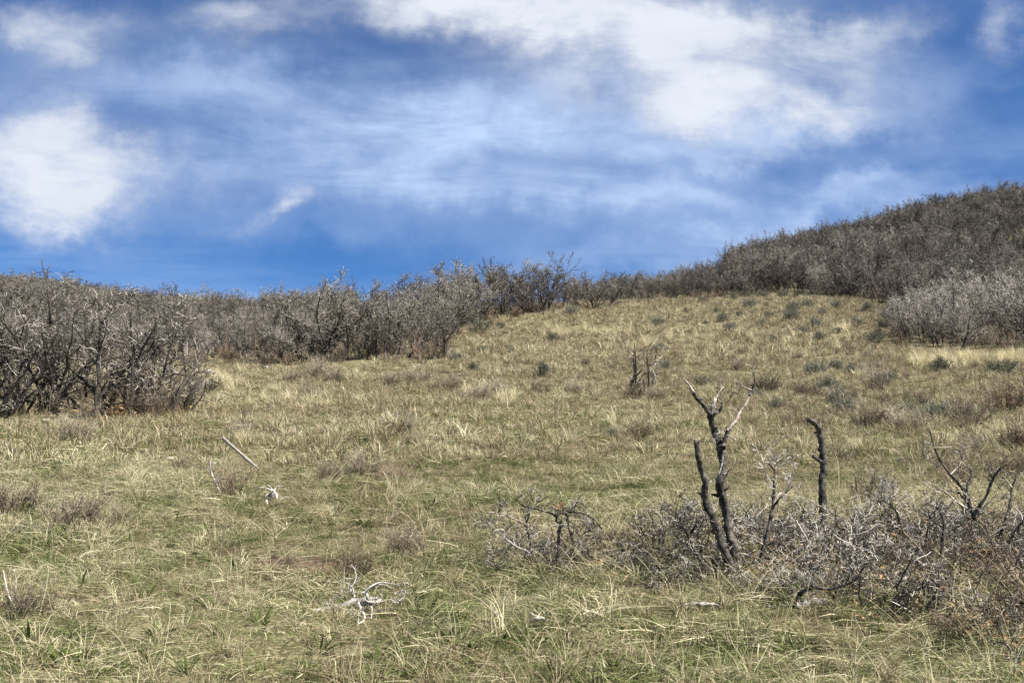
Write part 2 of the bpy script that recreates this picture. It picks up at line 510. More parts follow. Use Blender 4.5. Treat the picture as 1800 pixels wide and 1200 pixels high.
# ------------------------------------------------------------------ gambel oaks
def grow(out, p, d, length, r, level, rng, cfg):
    n = cfg['seg'][level]
    step = length / n
    pts = [np.array(p)]; ds = []
    for i in range(n):
        d = unit(d + rng.normal(0, cfg['wob'][level], 3) + np.array([0, 0, cfg['up'][level]]))
        ds.append(d)
        pts.append(pts[-1] + d * step * rng.uniform(0.8, 1.2))
    r1 = max(r * cfg['taper'][level], cfg['rmin'])
    rad = np.linspace(r, r1, n + 1)
    out.append((level, np.array(pts), rad))
    if level + 1 >= cfg['levels']:
        return
    nc = cfg['kids'][level]
    nc = int(rng.integers(max(1, int(nc * 0.7)), int(nc * 1.3) + 2))
    for c in range(nc):
        f = cfg['from'][level] + (1 - cfg['from'][level]) * (c + rng.random()) / nc
        f = min(f, 0.999)
        k = int(f * n); q = f * n - k
        pp = pts[k] * (1 - q) + pts[k + 1] * q
        ang = radians(rng.uniform(*cfg['ang'][level]))
        perp = unit(np.cross(ds[k], rng.normal(0, 1, 3)))
        dd = unit(ds[k] * cos(ang) + perp * sin(ang))
        ll = length * cfg['ratio'][level] * rng.uniform(0.6, 1.25) * (1.1 - 0.35 * f)
        rr = min(np.interp(f, [0, 1], [r, r1]) * 0.62, cfg['rcap'][level])
        grow(out, pp, dd, ll, max(rr, cfg['rmin']), level + 1, rng, cfg)


def oak_cfg(**k):
    c = dict(levels=4, seg=[8, 5, 4, 3], wob=[0.17, 0.26, 0.32, 0.36], up=[0.06, 0.08, 0.07, 0.06],
             taper=[0.4, 0.4, 0.45, 0.6], rmin=0.004, kids=[8, 6, 5, 0], ratio=[0.36, 0.5, 0.55],
             rcap=[0.022, 0.011, 0.007], ang=[(25, 65), (25, 65), (25, 70)])
    c['from'] = [0.15, 0.12, 0.1]
    c.update(k)
    return c


def make_oak(seed, height=2.6, stems=5, spread=0.5, lean=22, r0=0.045, cfg=None, link=True, dead_tips=0.0):
    rng = np.random.default_rng(seed)
    cfg = cfg or oak_cfg()
    segs = []
    for s in range(stems):
        a = rng.uniform(0, 2 * pi)
        rad = spread * math.sqrt(rng.random())
        p = np.array([cos(a) * rad, sin(a) * rad, -0.12])
        tl = radians(rng.uniform(3, lean))
        a2 = a + rng.normal(0, 0.7)
        d = np.array([cos(a2) * sin(tl), sin(a2) * sin(tl), cos(tl)])
        hh = height * rng.uniform(0.62, 0.95)
        grow(segs, p, d, hh, r0 * rng.uniform(0.6, 1.1), 0, rng, cfg)
    tr, tw = MB(), MB()
    zmax = max(p[:, 2].max() for _, p, _ in segs)
    for lv, P, rad in segs:
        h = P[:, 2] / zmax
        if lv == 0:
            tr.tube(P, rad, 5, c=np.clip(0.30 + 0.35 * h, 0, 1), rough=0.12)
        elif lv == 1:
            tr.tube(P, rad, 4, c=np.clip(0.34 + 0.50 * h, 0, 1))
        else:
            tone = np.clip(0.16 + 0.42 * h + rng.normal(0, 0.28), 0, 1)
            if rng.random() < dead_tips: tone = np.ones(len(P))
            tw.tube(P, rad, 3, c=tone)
    return tr, tw


def proto_set(seeds, mats=(M_TRUNK, M_TWIG), **kw):
    res = []
    for s in seeds:
        tr, tw = make_oak(s, **kw)
        o1 = tr.build('trunk', mats[0], link=False); o2 = tw.build('twigs', mats[1], link=False)
        res.append((o1, o2))
    return res


NEAR = oak_cfg(kids=[7, 5, 4, 0], rmin=0.0045, wob=[0.2, 0.32, 0.42, 0.46], ratio=[0.36, 0.5, 0.5], rcap=[0.026, 0.013, 0.008])
MIDC = oak_cfg(kids=[9, 6, 5, 0], rmin=0.0058, rcap=[0.030, 0.014, 0.008], wob=[0.18, 0.28, 0.34, 0.36], up=[0.08, 0.13, 0.14, 0.12])
FARC = oak_cfg(kids=[8, 5, 5, 0], rmin=0.0085, rcap=[0.034, 0.018, 0.011], seg=[6, 4, 3, 2], up=[0.08, 0.13, 0.14, 0.12])
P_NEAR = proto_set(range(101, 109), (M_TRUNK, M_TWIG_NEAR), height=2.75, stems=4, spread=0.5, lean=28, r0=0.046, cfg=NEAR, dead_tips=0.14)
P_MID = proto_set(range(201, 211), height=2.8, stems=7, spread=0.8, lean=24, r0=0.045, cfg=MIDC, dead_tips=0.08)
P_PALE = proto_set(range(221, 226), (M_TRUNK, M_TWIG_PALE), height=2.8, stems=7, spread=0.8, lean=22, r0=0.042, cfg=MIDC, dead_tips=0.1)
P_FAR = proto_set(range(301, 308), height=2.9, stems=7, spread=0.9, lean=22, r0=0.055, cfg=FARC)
P_TALL = proto_set(range(401, 406), height=3.3, stems=3, spread=0.5, lean=16, r0=0.055,
                   cfg=oak_cfg(kids=[6, 5, 5, 0], rmin=0.008, rcap=[0.03, 0.016, 0.010], **{'from': [0.55, 0.2, 0.1]}))


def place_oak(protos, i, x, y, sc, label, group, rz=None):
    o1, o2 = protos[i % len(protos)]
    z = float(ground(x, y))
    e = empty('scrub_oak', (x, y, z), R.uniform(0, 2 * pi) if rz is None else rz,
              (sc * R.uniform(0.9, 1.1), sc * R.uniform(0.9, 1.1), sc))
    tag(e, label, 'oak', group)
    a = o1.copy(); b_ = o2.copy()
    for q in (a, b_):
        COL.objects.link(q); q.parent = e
    return e


def px_of(x, y):
    return project(x, y, base_z(x, y))[0]


def inzone(name, px, y):
    if name == 'A': return (px > -260) & (px < 335) & (y > 19.0 + 0.4 * np.sin(px * 0.03)) & (y < 27)
    if name == 'B': return (px > -420) & (px < 765) & (y > 35.5 - 0.004 * (px - 500) + 0.8 * np.sin(px * 0.021)) & (y < 60)
    if name == 'C': return (px > -460) & (px < 600) & (y >= 60) & (y < 150)
    if name == 'D': return (px > 755) & (px < 985) & (y > 46 + (px - 755) * 0.05) & (y < 64)
    if name == 'E': return (px > 1000) & (px < 1330) & (y > 73) & (y < 98)
    if name == 'F':
        front = np.interp(px, [1290, 1400, 1480, 1560, 1650, 2300], [76, 76, 70, 58, 50, 48])
        return (px > 1285) & (px < 2250) & (y > front) & (y < 152)
    if name == 'G':
        front = np.interp(px, [1560, 1640, 1700, 1800, 2300], [40, 36.5, 35.3, 34.5, 34])
        return (px > 1565) & (px < 2300) & (y > front) & (y < 48)
    return False


ZONES = 'ABCDEFG'


def thicket(px, y):
    m = np.zeros(np.shape(px), bool)
    for z in ZONES: m = m | inzone(z, px, y)
    return m


def zone_points(name, spacing, ylo, yhi, pxlo, pxhi):
    pts = []
    y = ylo
    while y < yhi:
        xl, xh = (pxlo - 900) / F * y, (pxhi - 900) / F * y
        x = xl + R.uniform(0, spacing)
        while x < xh:
            xx, yy = x + R.uniform(-.4, .4) * spacing, y + R.uniform(-.4, .4) * spacing
            if bool(inzone(name, px_of(xx, yy), yy)): pts.append((xx, yy))
            x += spacing
        y += spacing
    return pts


GROUPS = {
    'A': ('bare grey scrub oak in the clump at the left edge of the meadow', 'oaks of the clump at the left edge'),
    'B': ('bare grey scrub oak in the thicket along the far edge of the left meadow', 'oaks of the left thicket'),
    'C': ('bare oak on the distant rounded ridge beyond the left thicket', 'oaks of the left ridge'),
    'D': ('bare scrub oak in the stand on the crest at the centre', 'oaks of the centre stand'),
    'E': ('bare oak in the thin row along the grassy crest, sky behind it', 'oaks of the crest row'),
    'F': ('bare oak in the thicket that covers the steep hill on the right', 'oaks of the right hill'),
    'G': ('pale grey bare oak in the thicket at the right edge of the meadow', 'oaks of the right edge thicket'),
}
ind = []                                       # (apparent size, zone, x, y)
for zname, sp, y0, y1, p0, p1 in [('B', 1.9, 33, 60, -250, 800), ('D', 1.5, 45, 64, 740, 990), ('E', 1.8, 72, 98, 990, 1340),
                                  ('F', 2.0, 46, 152, 1280, 2000), ('G', 1.6, 33, 48, 1550, 2000), ('C', 2.1, 60, 150, -300, 620)]:
    for x, y in zone_points(zname, sp, y0, y1, p0, p1):
        ind.append((y, zname, x, y))
cap_ = {'B': 75, 'D': 42, 'E': 30, 'F': 60, 'G': 36, 'C': 12}
ind.sort()


def zone_scale(zn, x, y):
    px = float(px_of(x, y))
    s_ = {'B': float(np.interp(px, [300, 470, 540, 640], [0.74, 0.76, 0.86, 0.92])), 'D': 1.14, 'E': 0.86, 'F': 1.0, 'G': 1.0, 'C': 0.95}[zn]
    if zn == 'G': s_ = float(np.interp(px, [1560, 1640, 1700], [0.5, 0.72, 1.0]))
    return s_ * R.uniform(0.76, 1.1) * (1 + 0.7 * float(vnoise(x, y, 0.16)))


mass = []
count = {}
for k, (key, zn, x, y) in enumerate(ind):
    inframe = -60 < px_of(x, y) < 1860
    count[zn] = count.get(zn, 0)
    if inframe and count[zn] < cap_[zn]:
        count[zn] += 1
        far = zn in 'EFC'
        protos = P_FAR if (far and y > 65) else P_MID
        if zn == 'D' and R.random() < 0.55: protos = P_TALL
        if zn == 'E' and R.random() < 0.3: protos = P_TALL
        if zn == 'G': protos = P_PALE
        sc = zone_scale(zn, x, y)
        place_oak(protos, int(R.integers(0, 99)), x, y, sc, *GROUPS[zn])
    else:
        mass.append((x, y, zn))

# near clump at the left edge, each one placed
LEFT = [(-30, 19.6, 1.02), (35, 19.8, 1.05), (95, 20.3, 1.0), (150, 20.6, 1.18), (222, 19.9, 1.02), (262, 20.8, 1.05),
        (-90, 20.6, 1.0), (10, 21.8, 1.0), (75, 22.3, 1.02), (190, 22.6, 1.0), (300, 22.6, 0.78), (-40, 23.2, 1.0), (135, 24.2, 0.9)]
LL = ['bare oak cut by the left edge, front row of the near clump', 'bare oak with dark crossing limbs just in from the left edge',
      'bare oak with spreading dark limbs, third along the front of the near clump', 'tallest oak of the near left clump with white dead leader branches',
      'bare oak with tan leaves at its foot, near the right end of the left clump', 'rounded bare oak standing at the right end of the near left clump']
for i, (px, y, sc) in enumerate(LEFT):
    z = float(base_z((px - 900) / F * y, y)); d = y * cos(PITCH) + (z - CAM_H) * sin(PITCH)
    lab = LL[i] if i < len(LL) else 'bare grey oak standing in the back of the near left clump'
    place_oak(P_NEAR, i, (px - 900) / F * d, y, sc, lab, GROUPS['A'][1], rz=i * 1.3)

# lone oaks out on the grass
def lone(px, v, sc, label, protos=P_MID, i=0, wide=1.0):
    x, y = at(px, v)
    e = place_oak(protos, i, x, y, sc, label, None, rz=i)
    e.scale = (sc * wide, sc * wide, sc)
    return e


P_BUSHY = proto_set([501, 502, 503], height=2.3, stems=13, spread=0.55, lean=52, r0=0.035, cfg=oak_cfg(kids=[7, 5, 4, 0], rmin=0.008, rcap=[0.02, 0.012, 0.009]))
lone(1050, 549, 1.0, 'lone rounded oak bush in front of the crest where the centre stand ends', P_BUSHY, 0, 1.1)
lone(1492, 527, 0.72, 'low spreading oak bush at the foot of the right hill', P_BUSHY, 1, 1.1)
lone(1415, 506, 0.8, 'dark stemmed oak standing before the right hill thicket', P_BUSHY, 2)
lone(318, 722, 0.50, 'low grey twiggy oak leaning out at the right foot of the left clump', P_BUSHY, 1, 1.2)

# ------------------------------------------------------------------ geometry-node scatter for stuff
def scatter(name, protos, P, rot, scl, idx, label=None):
    coll = bpy.data.collections.new(name + '_kinds')
    for i, q in enumerate(protos):
        q.name = '%s_kind_%s' % (name, 'abcdefghijklmnopqrstuvwxyz'[i]); coll.objects.link(q)
    me = bpy.data.meshes.new(name)
    n = len(P)
    me.vertices.add(n); me.vertices.foreach_set('co', np.asarray(P, np.float32).ravel())
    a = me.attributes.new('rot', 'FLOAT_VECTOR', 'POINT'); a.data.foreach_set('vector', np.asarray(rot, np.float32).ravel())
    a = me.attributes.new('scl', 'FLOAT', 'POINT'); a.data.foreach_set('value', np.asarray(scl, np.float32).ravel())
    a = me.attributes.new('idx', 'INT', 'POINT'); a.data.foreach_set('value', np.asarray(idx, np.int32).ravel())
    o = bpy.data.objects.new(name, me); COL.objects.link(o)
    ng = bpy.data.node_groups.new(name + '_scatter', 'GeometryNodeTree')
    ng.interface.new_socket('Geometry', in_out='INPUT', socket_type='NodeSocketGeometry')
    ng.interface.new_socket('Geometry', in_out='OUTPUT', socket_type='NodeSocketGeometry')
    gi = ng.nodes.new('NodeGroupInput'); go = ng.nodes.new('NodeGroupOutput')
    ip = ng.nodes.new('GeometryNodeInstanceOnPoints'); ci = ng.nodes.new('GeometryNodeCollectionInfo')
    ci.inputs['Collection'].default_value = coll
    ci.inputs['Separate Children'].default_value = True; ci.inputs['Reset Children'].default_value = True
    def na(nm, ty):
        k = ng.nodes.new('GeometryNodeInputNamedAttribute'); k.data_type = ty; k.inputs[0].default_value = nm
        return k.outputs['Attribute']
    er = ng.nodes.new('FunctionNodeEulerToRotation')
    L = ng.links
    L.new(gi.outputs[0], ip.inputs['Points']); L.new(ci.outputs[0], ip.inputs['Instance'])
    ip.inputs['Pick Instance'].default_value = True
    L.new(na('idx', 'INT'), ip.inputs['Instance Index'])
    L.new(na('rot', 'FLOAT_VECTOR'), er.inputs[0]); L.new(er.outputs[0], ip.inputs['Rotation'])
    L.new(na('scl', 'FLOAT'), ip.inputs['Scale'])
    L.new(ip.outputs[0], go.inputs[0])
    md = o.modifiers.new('scatter', 'NODES'); md.node_group = ng
    tag(o, label, None, None, 'stuff')
    return o


def joined(o1, o2, name):
    me = bpy.data.meshes.new(name)
    a, b_ = o1.data, o2.data
    def grab(m):
        v = np.empty(len(m.vertices) * 3, np.float32); m.vertices.foreach_get('co', v)
        l = np.empty(len(m.loops), np.int32); m.loops.foreach_get('vertex_index', l)
        c_ = np.empty(len(m.vertices), np.float32); m.attributes['tone'].data.foreach_get('value', c_)
        return v.reshape(-1, 3), l.reshape(-1, 4), c_
    va, qa, ca = grab(a); vb, qb, cb = grab(b_)
    mb = MB(); mb.add(va, qa, ca); mb.add(vb, qb, cb)
    o = mb.build(name, None, link=False)
    o.data.materials.append(a.materials[0]); o.data.materials.append(b_.materials[0])
    mi = np.concatenate([np.zeros(len(qa), np.int32), np.ones(len(qb), np.int32)])
    o.data.polygons.foreach_set('material_index', mi)
    return o


far_kinds = [joined(a, b_, 'oak') for a, b_ in P_FAR]
mid_kinds = [joined(a, b_, 'oak') for a, b_ in P_MID[:3]]
mx = np.array([(x, y) for x, y, _ in mass])
mz = ground(mx[:, 0], mx[:, 1])
near_m = mx[:, 1] < 60
idx = np.where(near_m, len(far_kinds) + R.integers(0, 3, len(mx)), R.integers(0, len(far_kinds), len(mx)))
scl = np.array([zone_scale(z, x, y) for x, y, z in mass])
scatter('distant_oak_woods', far_kinds + mid_kinds, np.c_[mx, mz], np.c_[np.zeros((len(mx), 2)), R.uniform(0, 6.28, len(mx))], scl, idx,
        'mass of bare grey oaks covering the slopes behind the front rows')

# ------------------------------------------------------------------ grass
def blades(n, radius, lmin, lmax, width, lean, bend, tones=(0, 1), nseg=3, lie=0.0, tuft=False):
    """a patch of grass blades; lie = share of blades pressed flat by the snow"""
    mb = MB(); tint = []
    for i in range(n):
        a = R.uniform(0, 2 * pi); rr = radius * math.sqrt(R.random())
        p = np.array([rr * cos(a), rr * sin(a), -0.01])
        az = a + R.normal(0, 0.6) if tuft else R.uniform(0, 2 * pi)
        flat = R.random() < lie
        th = radians(R.uniform(68, 92)) if flat else radians(abs(R.normal(0, lean)))
        L = R.uniform(lmin, lmax) * (1.25 if flat else 1.0)
        if flat: p[2] = R.uniform(0.0, 0.05)
        side = np.array([-sin(az + R.normal(0, 0.8)), cos(az + R.normal(0, 0.8)), R.normal(0, 0.3)]); side = unit(side)
        w = width * R.uniform(0.6, 1.4)
        V = []
        bd = radians(bend) * R.uniform(0.2, 1.3) / nseg * (0.4 if flat else 1)
        for k in range(nseg + 1):
            ww = w * (1 - 0.75 * k / nseg)
            V += [p - side * ww / 2, p + side * ww / 2]
            d = np.array([cos(az) * sin(th), sin(az) * sin(th), cos(th)])
            p = p + d * L / nseg
            if p[2] < 0.004: p[2] = 0.004
            th += bd; az += R.normal(0, 0.15)
        Q = [[2 * k, 2 * k + 1, 2 * k + 3, 2 * k + 2] for k in range(nseg)]
        mb.add(V, Q, R.uniform(*tones))
        tint += [R.random()] * len(V)
    o = mb.build('grass_patch', M_GRASS, link=False)
    a_ = o.data.attributes.new('tint', 'FLOAT', 'POINT'); a_.data.foreach_set('value', np.array(tint, np.float32))
    return o


def wedge(y0, y1, dens, margin=0.60):
    area = margin * (y1 ** 2 - y0 ** 2)
    n = int(area * dens)
    y = np.sqrt(R.uniform(y0 ** 2, y1 ** 2, n)); x = R.uniform(-margin, margin, n) * y
    return x, y


BRUSH_ZONE = lambda px, v: (px > 850) & (v > np.interp(px, [850, 950, 1150, 1300, 1800], [930, 900, 900, 860, 860])) & (v < np.interp(px, [850, 950, 1300, 1500, 1800], [960, 1010, 1050, 1080, 1200]))


def keep_grass(x, y, thin_thicket=0.06):
    z = base_z(x, y); px, v = project(x, y, z)
    k = np.ones(len(x), bool)
    inside = thicket(px, y)
    k &= ~(inside & (R.random(len(x)) > np.where(y < 30, 0.45, thin_thicket)))
    k &= ~(BRUSH_ZONE(px, v) & (R.random(len(x)) > 0.75))
    dm = ((x - MOUND[0]) / 0.38) ** 2 + ((y - MOUND[1]) / 0.24) ** 2
    k &= (dm > 1.0) | (R.random(len(x)) < 0.20)
    bare = vnoise(x + 31, y + 5, 1.3) < -0.30
    k &= ~(bare & (y < 16) & (R.random(len(x)) < 0.35))
    return x[k], y[k]


near_kinds = [blades(46, 0.12, 0.05, 0.13, 0.0040, 50, 70, (0.0, 0.7), 3, 0.7) for _ in range(5)] + \
             [blades(50, 0.08, 0.03, 0.08, 0.0042, 34, 55, (0.35, 1.0), 3, 0.1) for _ in range(4)] + \
             [blades(48, 0.03, 0.08, 0.19, 0.0034, 38, 80, (0.0, 0.35), 4, 0.1, True) for _ in range(5)]
x1, y1 = keep_grass(*wedge(3.2, 13, 175))
n = len(x1)
t_ = R.random(n)
idx = np.where(t_ < 0.42, R.integers(0, 5, n), np.where(t_ < 0.78, 5 + R.integers(0, 4, n), 9 + R.integers(0, 5, n)))
mid_kinds_g = [blades(56, 0.22, 0.06, 0.15, 0.0095, 46, 65, (0.0, 0.7), 3, 0.6) for _ in range(4)] + \
              [blades(50, 0.18, 0.04, 0.10, 0.0095, 34, 50, (0.35, 1.0), 3, 0.1) for _ in range(3)] + \
              [blades(50, 0.055, 0.12, 0.27, 0.0085, 36, 70, (0.0, 0.35), 3, 0.05, True) for _ in range(4)]
x2, y2 = keep_grass(*wedge(12.5, 36, 30))
n2 = len(x2); t_ = R.random(n2)
idx2 = np.where(t_ < 0.38, R.integers(0, 4, n2), np.where(t_ < 0.62, 4 + R.integers(0, 3, n2), 7 + R.integers(0, 4, n2)))
far_kinds_g = [blades(60, 0.45, 0.08, 0.20, 0.022, 42, 60, (0.0, 0.7), 2, 0.4) for _ in range(4)] + \
              [blades(50, 0.13, 0.18, 0.42, 0.020, 34, 60, (0.0, 0.4), 3, 0.0, True) for _ in range(4)]
x3, y3 = keep_grass(*wedge(35, 100, 9))
n3 = len(x3); t_ = R.random(n3)
idx3 = np.where(t_ < 0.5, R.integers(0, 4, n3), 4 + R.integers(0, 4, n3))


def spread(name, kinds, x, y, idx, s0, s1, label, tilt=0.08):
    z = ground(x, y)
    rot = np.c_[R.normal(0, tilt, len(x)) + 0.1, R.normal(0, tilt, len(x)), R.uniform(0, 6.28, len(x))]
    hs = 0.5 + 1.0 * (0.6 * vnoise(x, y + 3, 0.9) + 0.6 * vnoise(x + 50, y, 2.3) + 0.5) * R.uniform(0.4, 1.3, len(x))
    hs = np.clip(hs, 0.42, 1.45)
    return scatter(name, kinds, np.c_[x, y, z], rot, R.uniform(s0, s1, len(x)) * hs, idx, label)


spread('grass', near_kinds, x1, y1, idx, 0.7, 1.2, 'matted straw and green grass low on the slope')
spread('meadow_grass', mid_kinds_g, x2, y2, idx2, 0.7, 1.2, 'yellowed grass of the middle slope')
spread('hillside_grass', far_kinds_g, x3, y3, idx3, 0.5, 0.95, 'dry grass of the upper slope')

# long pale stalks lying about
def stalk_patch(n, radius, L0, L1, w):
    mb = MB()
    for i in range(n):
        a = R.uniform(0, 6.28); az = R.uniform(0, 6.28); rr = radius * math.sqrt(R.random())
        th = radians(R.uniform(25, 88)); p = np.array([rr * cos(a), rr * sin(a), 0.01]); L = R.uniform(L0, L1)
        pts = [p]
        for k in range(4):
            p = p + np.array([cos(az) * sin(th), sin(az) * sin(th), max(cos(th), 0.02)]) * L / 4
            th += R.normal(0.08, 0.1); az += R.normal(0, 0.1); pts.append(p)
        mb.tube(pts, np.linspace(w, w * 0.5, 5), 3, c=R.random())
    return mb.build('stalks', M_STRAW, link=False)


stk = [stalk_patch(5, 0.3, 0.12, 0.34, 0.0014) for _ in range(8)]
xs, ys_ = keep_grass(*wedge(4.0, 13, 6))
xb, yb = wedge(5.0, 10.5, 45)
pb, vb = project(xb, yb, base_z(xb, yb)); kb = BRUSH_ZONE(pb, vb)
xs = np.concatenate([xs, xb[kb]]); ys_ = np.concatenate([ys_, yb[kb]])
spread('straw', stk, xs, ys_, R.integers(0, 8, len(xs)), 0.7, 1.2, 'long pale dead grass stalks', 0.02)



# ------------------------------------------------------------------ labels that say where among its look-alikes a plant stands
LANDMARKS = [('white root tangle', 630, 1070), ('brown dirt mound', 535, 1000), ('leaning wooden stake', 430, 820), ('bleached sticks', 420, 885),
             ('low flat-topped oak', 985, 970), ('tall forked dead trunk', 1285, 1010), ('bent dead snag', 1440, 920), ('spreading dark dead oak', 1710, 930),
             ('dead stem cluster', 1135, 690), ('lone rounded oak bush', 1050, 549), ('right hill oak bush', 1492, 527),
             ('right edge thicket', 1680, 612), ('left oak clump', 200, 735), ('left thicket', 600, 638), ('lower left corner', 60, 1190),
             ('bottom edge of the view', 900, 1200), ('pale bark curl', 940, 1095), ('crest row of oaks', 1250, 520)]
ORD = ['nearest', 'second nearest', 'third nearest', 'fourth nearest', 'fifth nearest', 'sixth nearest', 'seventh nearest', 'eighth nearest', 'ninth nearest']


def relabel(items):
    """items: (object, px, v, description)"""
    g = {}
    for o, px, v, desc in items:
        best = min(LANDMARKS, key=lambda l: math.hypot(px - l[1], 1.6 * (v - l[2])))
        dx, dv = px - best[1], 1.8 * (v - best[2])
        rel = ('right of' if dx > 0 else 'left of') if abs(dx) > abs(dv) else ('in front of' if dv > 0 else 'behind')
        g.setdefault((desc, rel, best[0]), []).append((math.hypot(dx, dv), o))
    for (desc, rel, name), L in g.items():
        L.sort(key=lambda q: q[0])
        for k, (_, o) in enumerate(L):
            o['label'] = '%s %s the %s' % (desc, rel, name) if len(L) == 1 else '%s, %s %s the %s' % (desc, ORD[min(k, 8)], rel, name)


# ------------------------------------------------------------------ sagebrush and twiggy shrubs
def make_sage(seed, n_leaf=1500):
    """one metre wide dome"""
    rng = np.random.default_rng(seed)
    st, lf = MB(), MB()
    tips = []
    for i in range(34):
        az = rng.uniform(0, 2 * pi); th = radians(rng.uniform(5, 78)); L = rng.uniform(0.34, 0.52) * (1 - 0.2 * cos(th))
        p = np.array([rng.normal(0, .03), rng.normal(0, .03), -0.05]); P = [p]
        for k in range(4):
            d = np.array([cos(az) * sin(th), sin(az) * sin(th), cos(th)])
            p = p + d * L / 4; P.append(p); th *= 0.86; az += rng.normal(0, .15)
        st.tube(P, np.linspace(0.014, 0.006, 5), 4, c=rng.random())
        tips += [(P[-1], d), (P[-2], d), (P[-1] + rng.normal(0, .03, 3), d)]
    for i in range(n_leaf):
        p, d = tips[rng.integers(len(tips))]
        q = p + rng.normal(0, 0.045, 3) + d * rng.uniform(-0.06, 0.08)
        a = unit(d + rng.normal(0, 0.6, 3)); b_ = unit(np.cross(a, rng.normal(0, 1, 3)))
        L, w = rng.uniform(0.03, 0.07), rng.uniform(0.006, 0.013)
        lf.add([q - b_ * w / 2, q + b_ * w / 2, q + a * L + b_ * w / 2, q + a * L - b_ * w / 2], [[0, 1, 2, 3]], rng.random())
    return st.build('stems', M_SHRUB, link=False), lf.build('foliage', M_SAGE, link=False)


def make_shrub(seed, stems=42, lean=50, mat=None, r=0.006, h=0.8):
    rng = np.random.default_rng(seed)
    segs = []
    cfg = dict(levels=3, seg=[5, 4, 2], wob=[0.13, 0.2, 0.25], up=[0.05, 0.08, 0.05], taper=[0.5, 0.5, 0.6], rmin=r * 0.55,
               kids=[5, 3, 0], ratio=[0.42, 0.5], rcap=[r, r * 0.7], ang=[(18, 50), (20, 60)])
    cfg['from'] = [0.25, 0.2]
    for s in range(stems):
        a = rng.uniform(0, 2 * pi); tl = radians(rng.uniform(2, lean)); rad = 0.16 * math.sqrt(rng.random())
        grow(segs, [cos(a) * rad, sin(a) * rad, -0.05], np.array([cos(a) * sin(tl), sin(a) * sin(tl), cos(tl)]), h * rng.uniform(0.45, 1.0), r * 1.3, 0, rng, cfg)
    mb = MB()
    for lv, P, rad in segs:
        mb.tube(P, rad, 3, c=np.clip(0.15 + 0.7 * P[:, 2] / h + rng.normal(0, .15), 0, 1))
    return mb.build('twiggy_shrub', mat or M_SHRUB, link=False)


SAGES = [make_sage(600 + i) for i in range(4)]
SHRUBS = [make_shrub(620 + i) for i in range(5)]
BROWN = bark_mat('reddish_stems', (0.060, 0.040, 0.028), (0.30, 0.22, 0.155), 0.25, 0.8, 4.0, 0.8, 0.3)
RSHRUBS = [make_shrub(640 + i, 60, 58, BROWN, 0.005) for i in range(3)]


def put_sage(i, px, v, wpx, desc, hscale=1.0):
    x, y = at(px, v)
    D = wpx / F * y
    e = empty('sagebrush', (x, y, float(ground(x, y)) - 0.02), R.uniform(0, 6.28), (D * 1.2, D * 1.2, D * 1.35 * hscale))
    tag(e, desc, 'sagebrush', 'sagebrush scattered over the slope')
    for q in SAGES[i % len(SAGES)]:
        c_ = q.copy(); COL.objects.link(c_); c_.parent = e
    return (e, px, v, desc)


sage = []
for i, (px, v, w_) in enumerate([
        (1040, 581, 19), (1123, 541, 16), (1236, 540, 22), (1317, 545, 24), (1325, 556, 15), (1272, 573, 26), (1283, 588, 28), (1155, 576, 22),
        (1158, 622, 38), (1172, 652, 26), (1003, 560, 26), (903, 626, 20), (970, 600, 26), (1316, 523, 20), (845, 585, 44), (880, 580, 26), (800, 640, 30), (830, 655, 22), (850, 622, 24),
        (1340, 524, 30), (1375, 520, 30), (1405, 524, 34), (1395, 551, 26), (1390, 566, 30), (1432, 576, 30), (1412, 588, 22), (1360, 600, 22), (1350, 560, 20), (1465, 520, 24), (1440, 600, 24), (1550, 575, 24), (1480, 610, 22), (1290, 530, 18), (1260, 555, 14), (1420, 545, 22), (1445, 556, 22),
        (1505, 572, 36), (1522, 550, 28), (1560, 560, 22), (1470, 545, 26), (1545, 588, 22), (1475, 590, 18), (1338, 575, 18), (1300, 560, 16), (1240, 575, 14), (1205, 555, 14),
        (1432, 660, 46), (1470, 652, 40), (1497, 660, 42), (1655, 656, 50), (1562, 675, 36), (1762, 658, 62), (1477, 712, 60), (1455, 690, 40), (1485, 730, 50),
        (1590, 728, 44), (1642, 738, 70), (1365, 718, 44), (1232, 678, 46), (430, 735, 34), (478, 765, 16), (952, 668, 40), (1330, 700, 40), (1590, 820, 44), (45, 945, 60), (1075, 765, 30), (700, 745, 40)]):
    if w_ < 1: continue
    sage.append(put_sage(i, px, v, w_ * (1.1 if v < 620 else 1.05) * R.uniform(.8, 1.15), ('small ' if w_ < 30 else 'wide ' if w_ > 45 else '') + 'grey-green sagebrush', R.uniform(0.8, 1.15)))
sage.append(put_sage(2, 1537, 604, 44, 'dark green sagebrush', 0.9))
relabel(sage)


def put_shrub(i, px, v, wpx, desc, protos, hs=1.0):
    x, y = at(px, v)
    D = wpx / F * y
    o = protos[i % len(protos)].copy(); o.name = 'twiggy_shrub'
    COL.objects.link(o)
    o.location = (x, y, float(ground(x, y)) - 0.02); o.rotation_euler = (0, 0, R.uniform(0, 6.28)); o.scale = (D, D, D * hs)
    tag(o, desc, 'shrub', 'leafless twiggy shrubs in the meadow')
    return (o, px, v, desc)


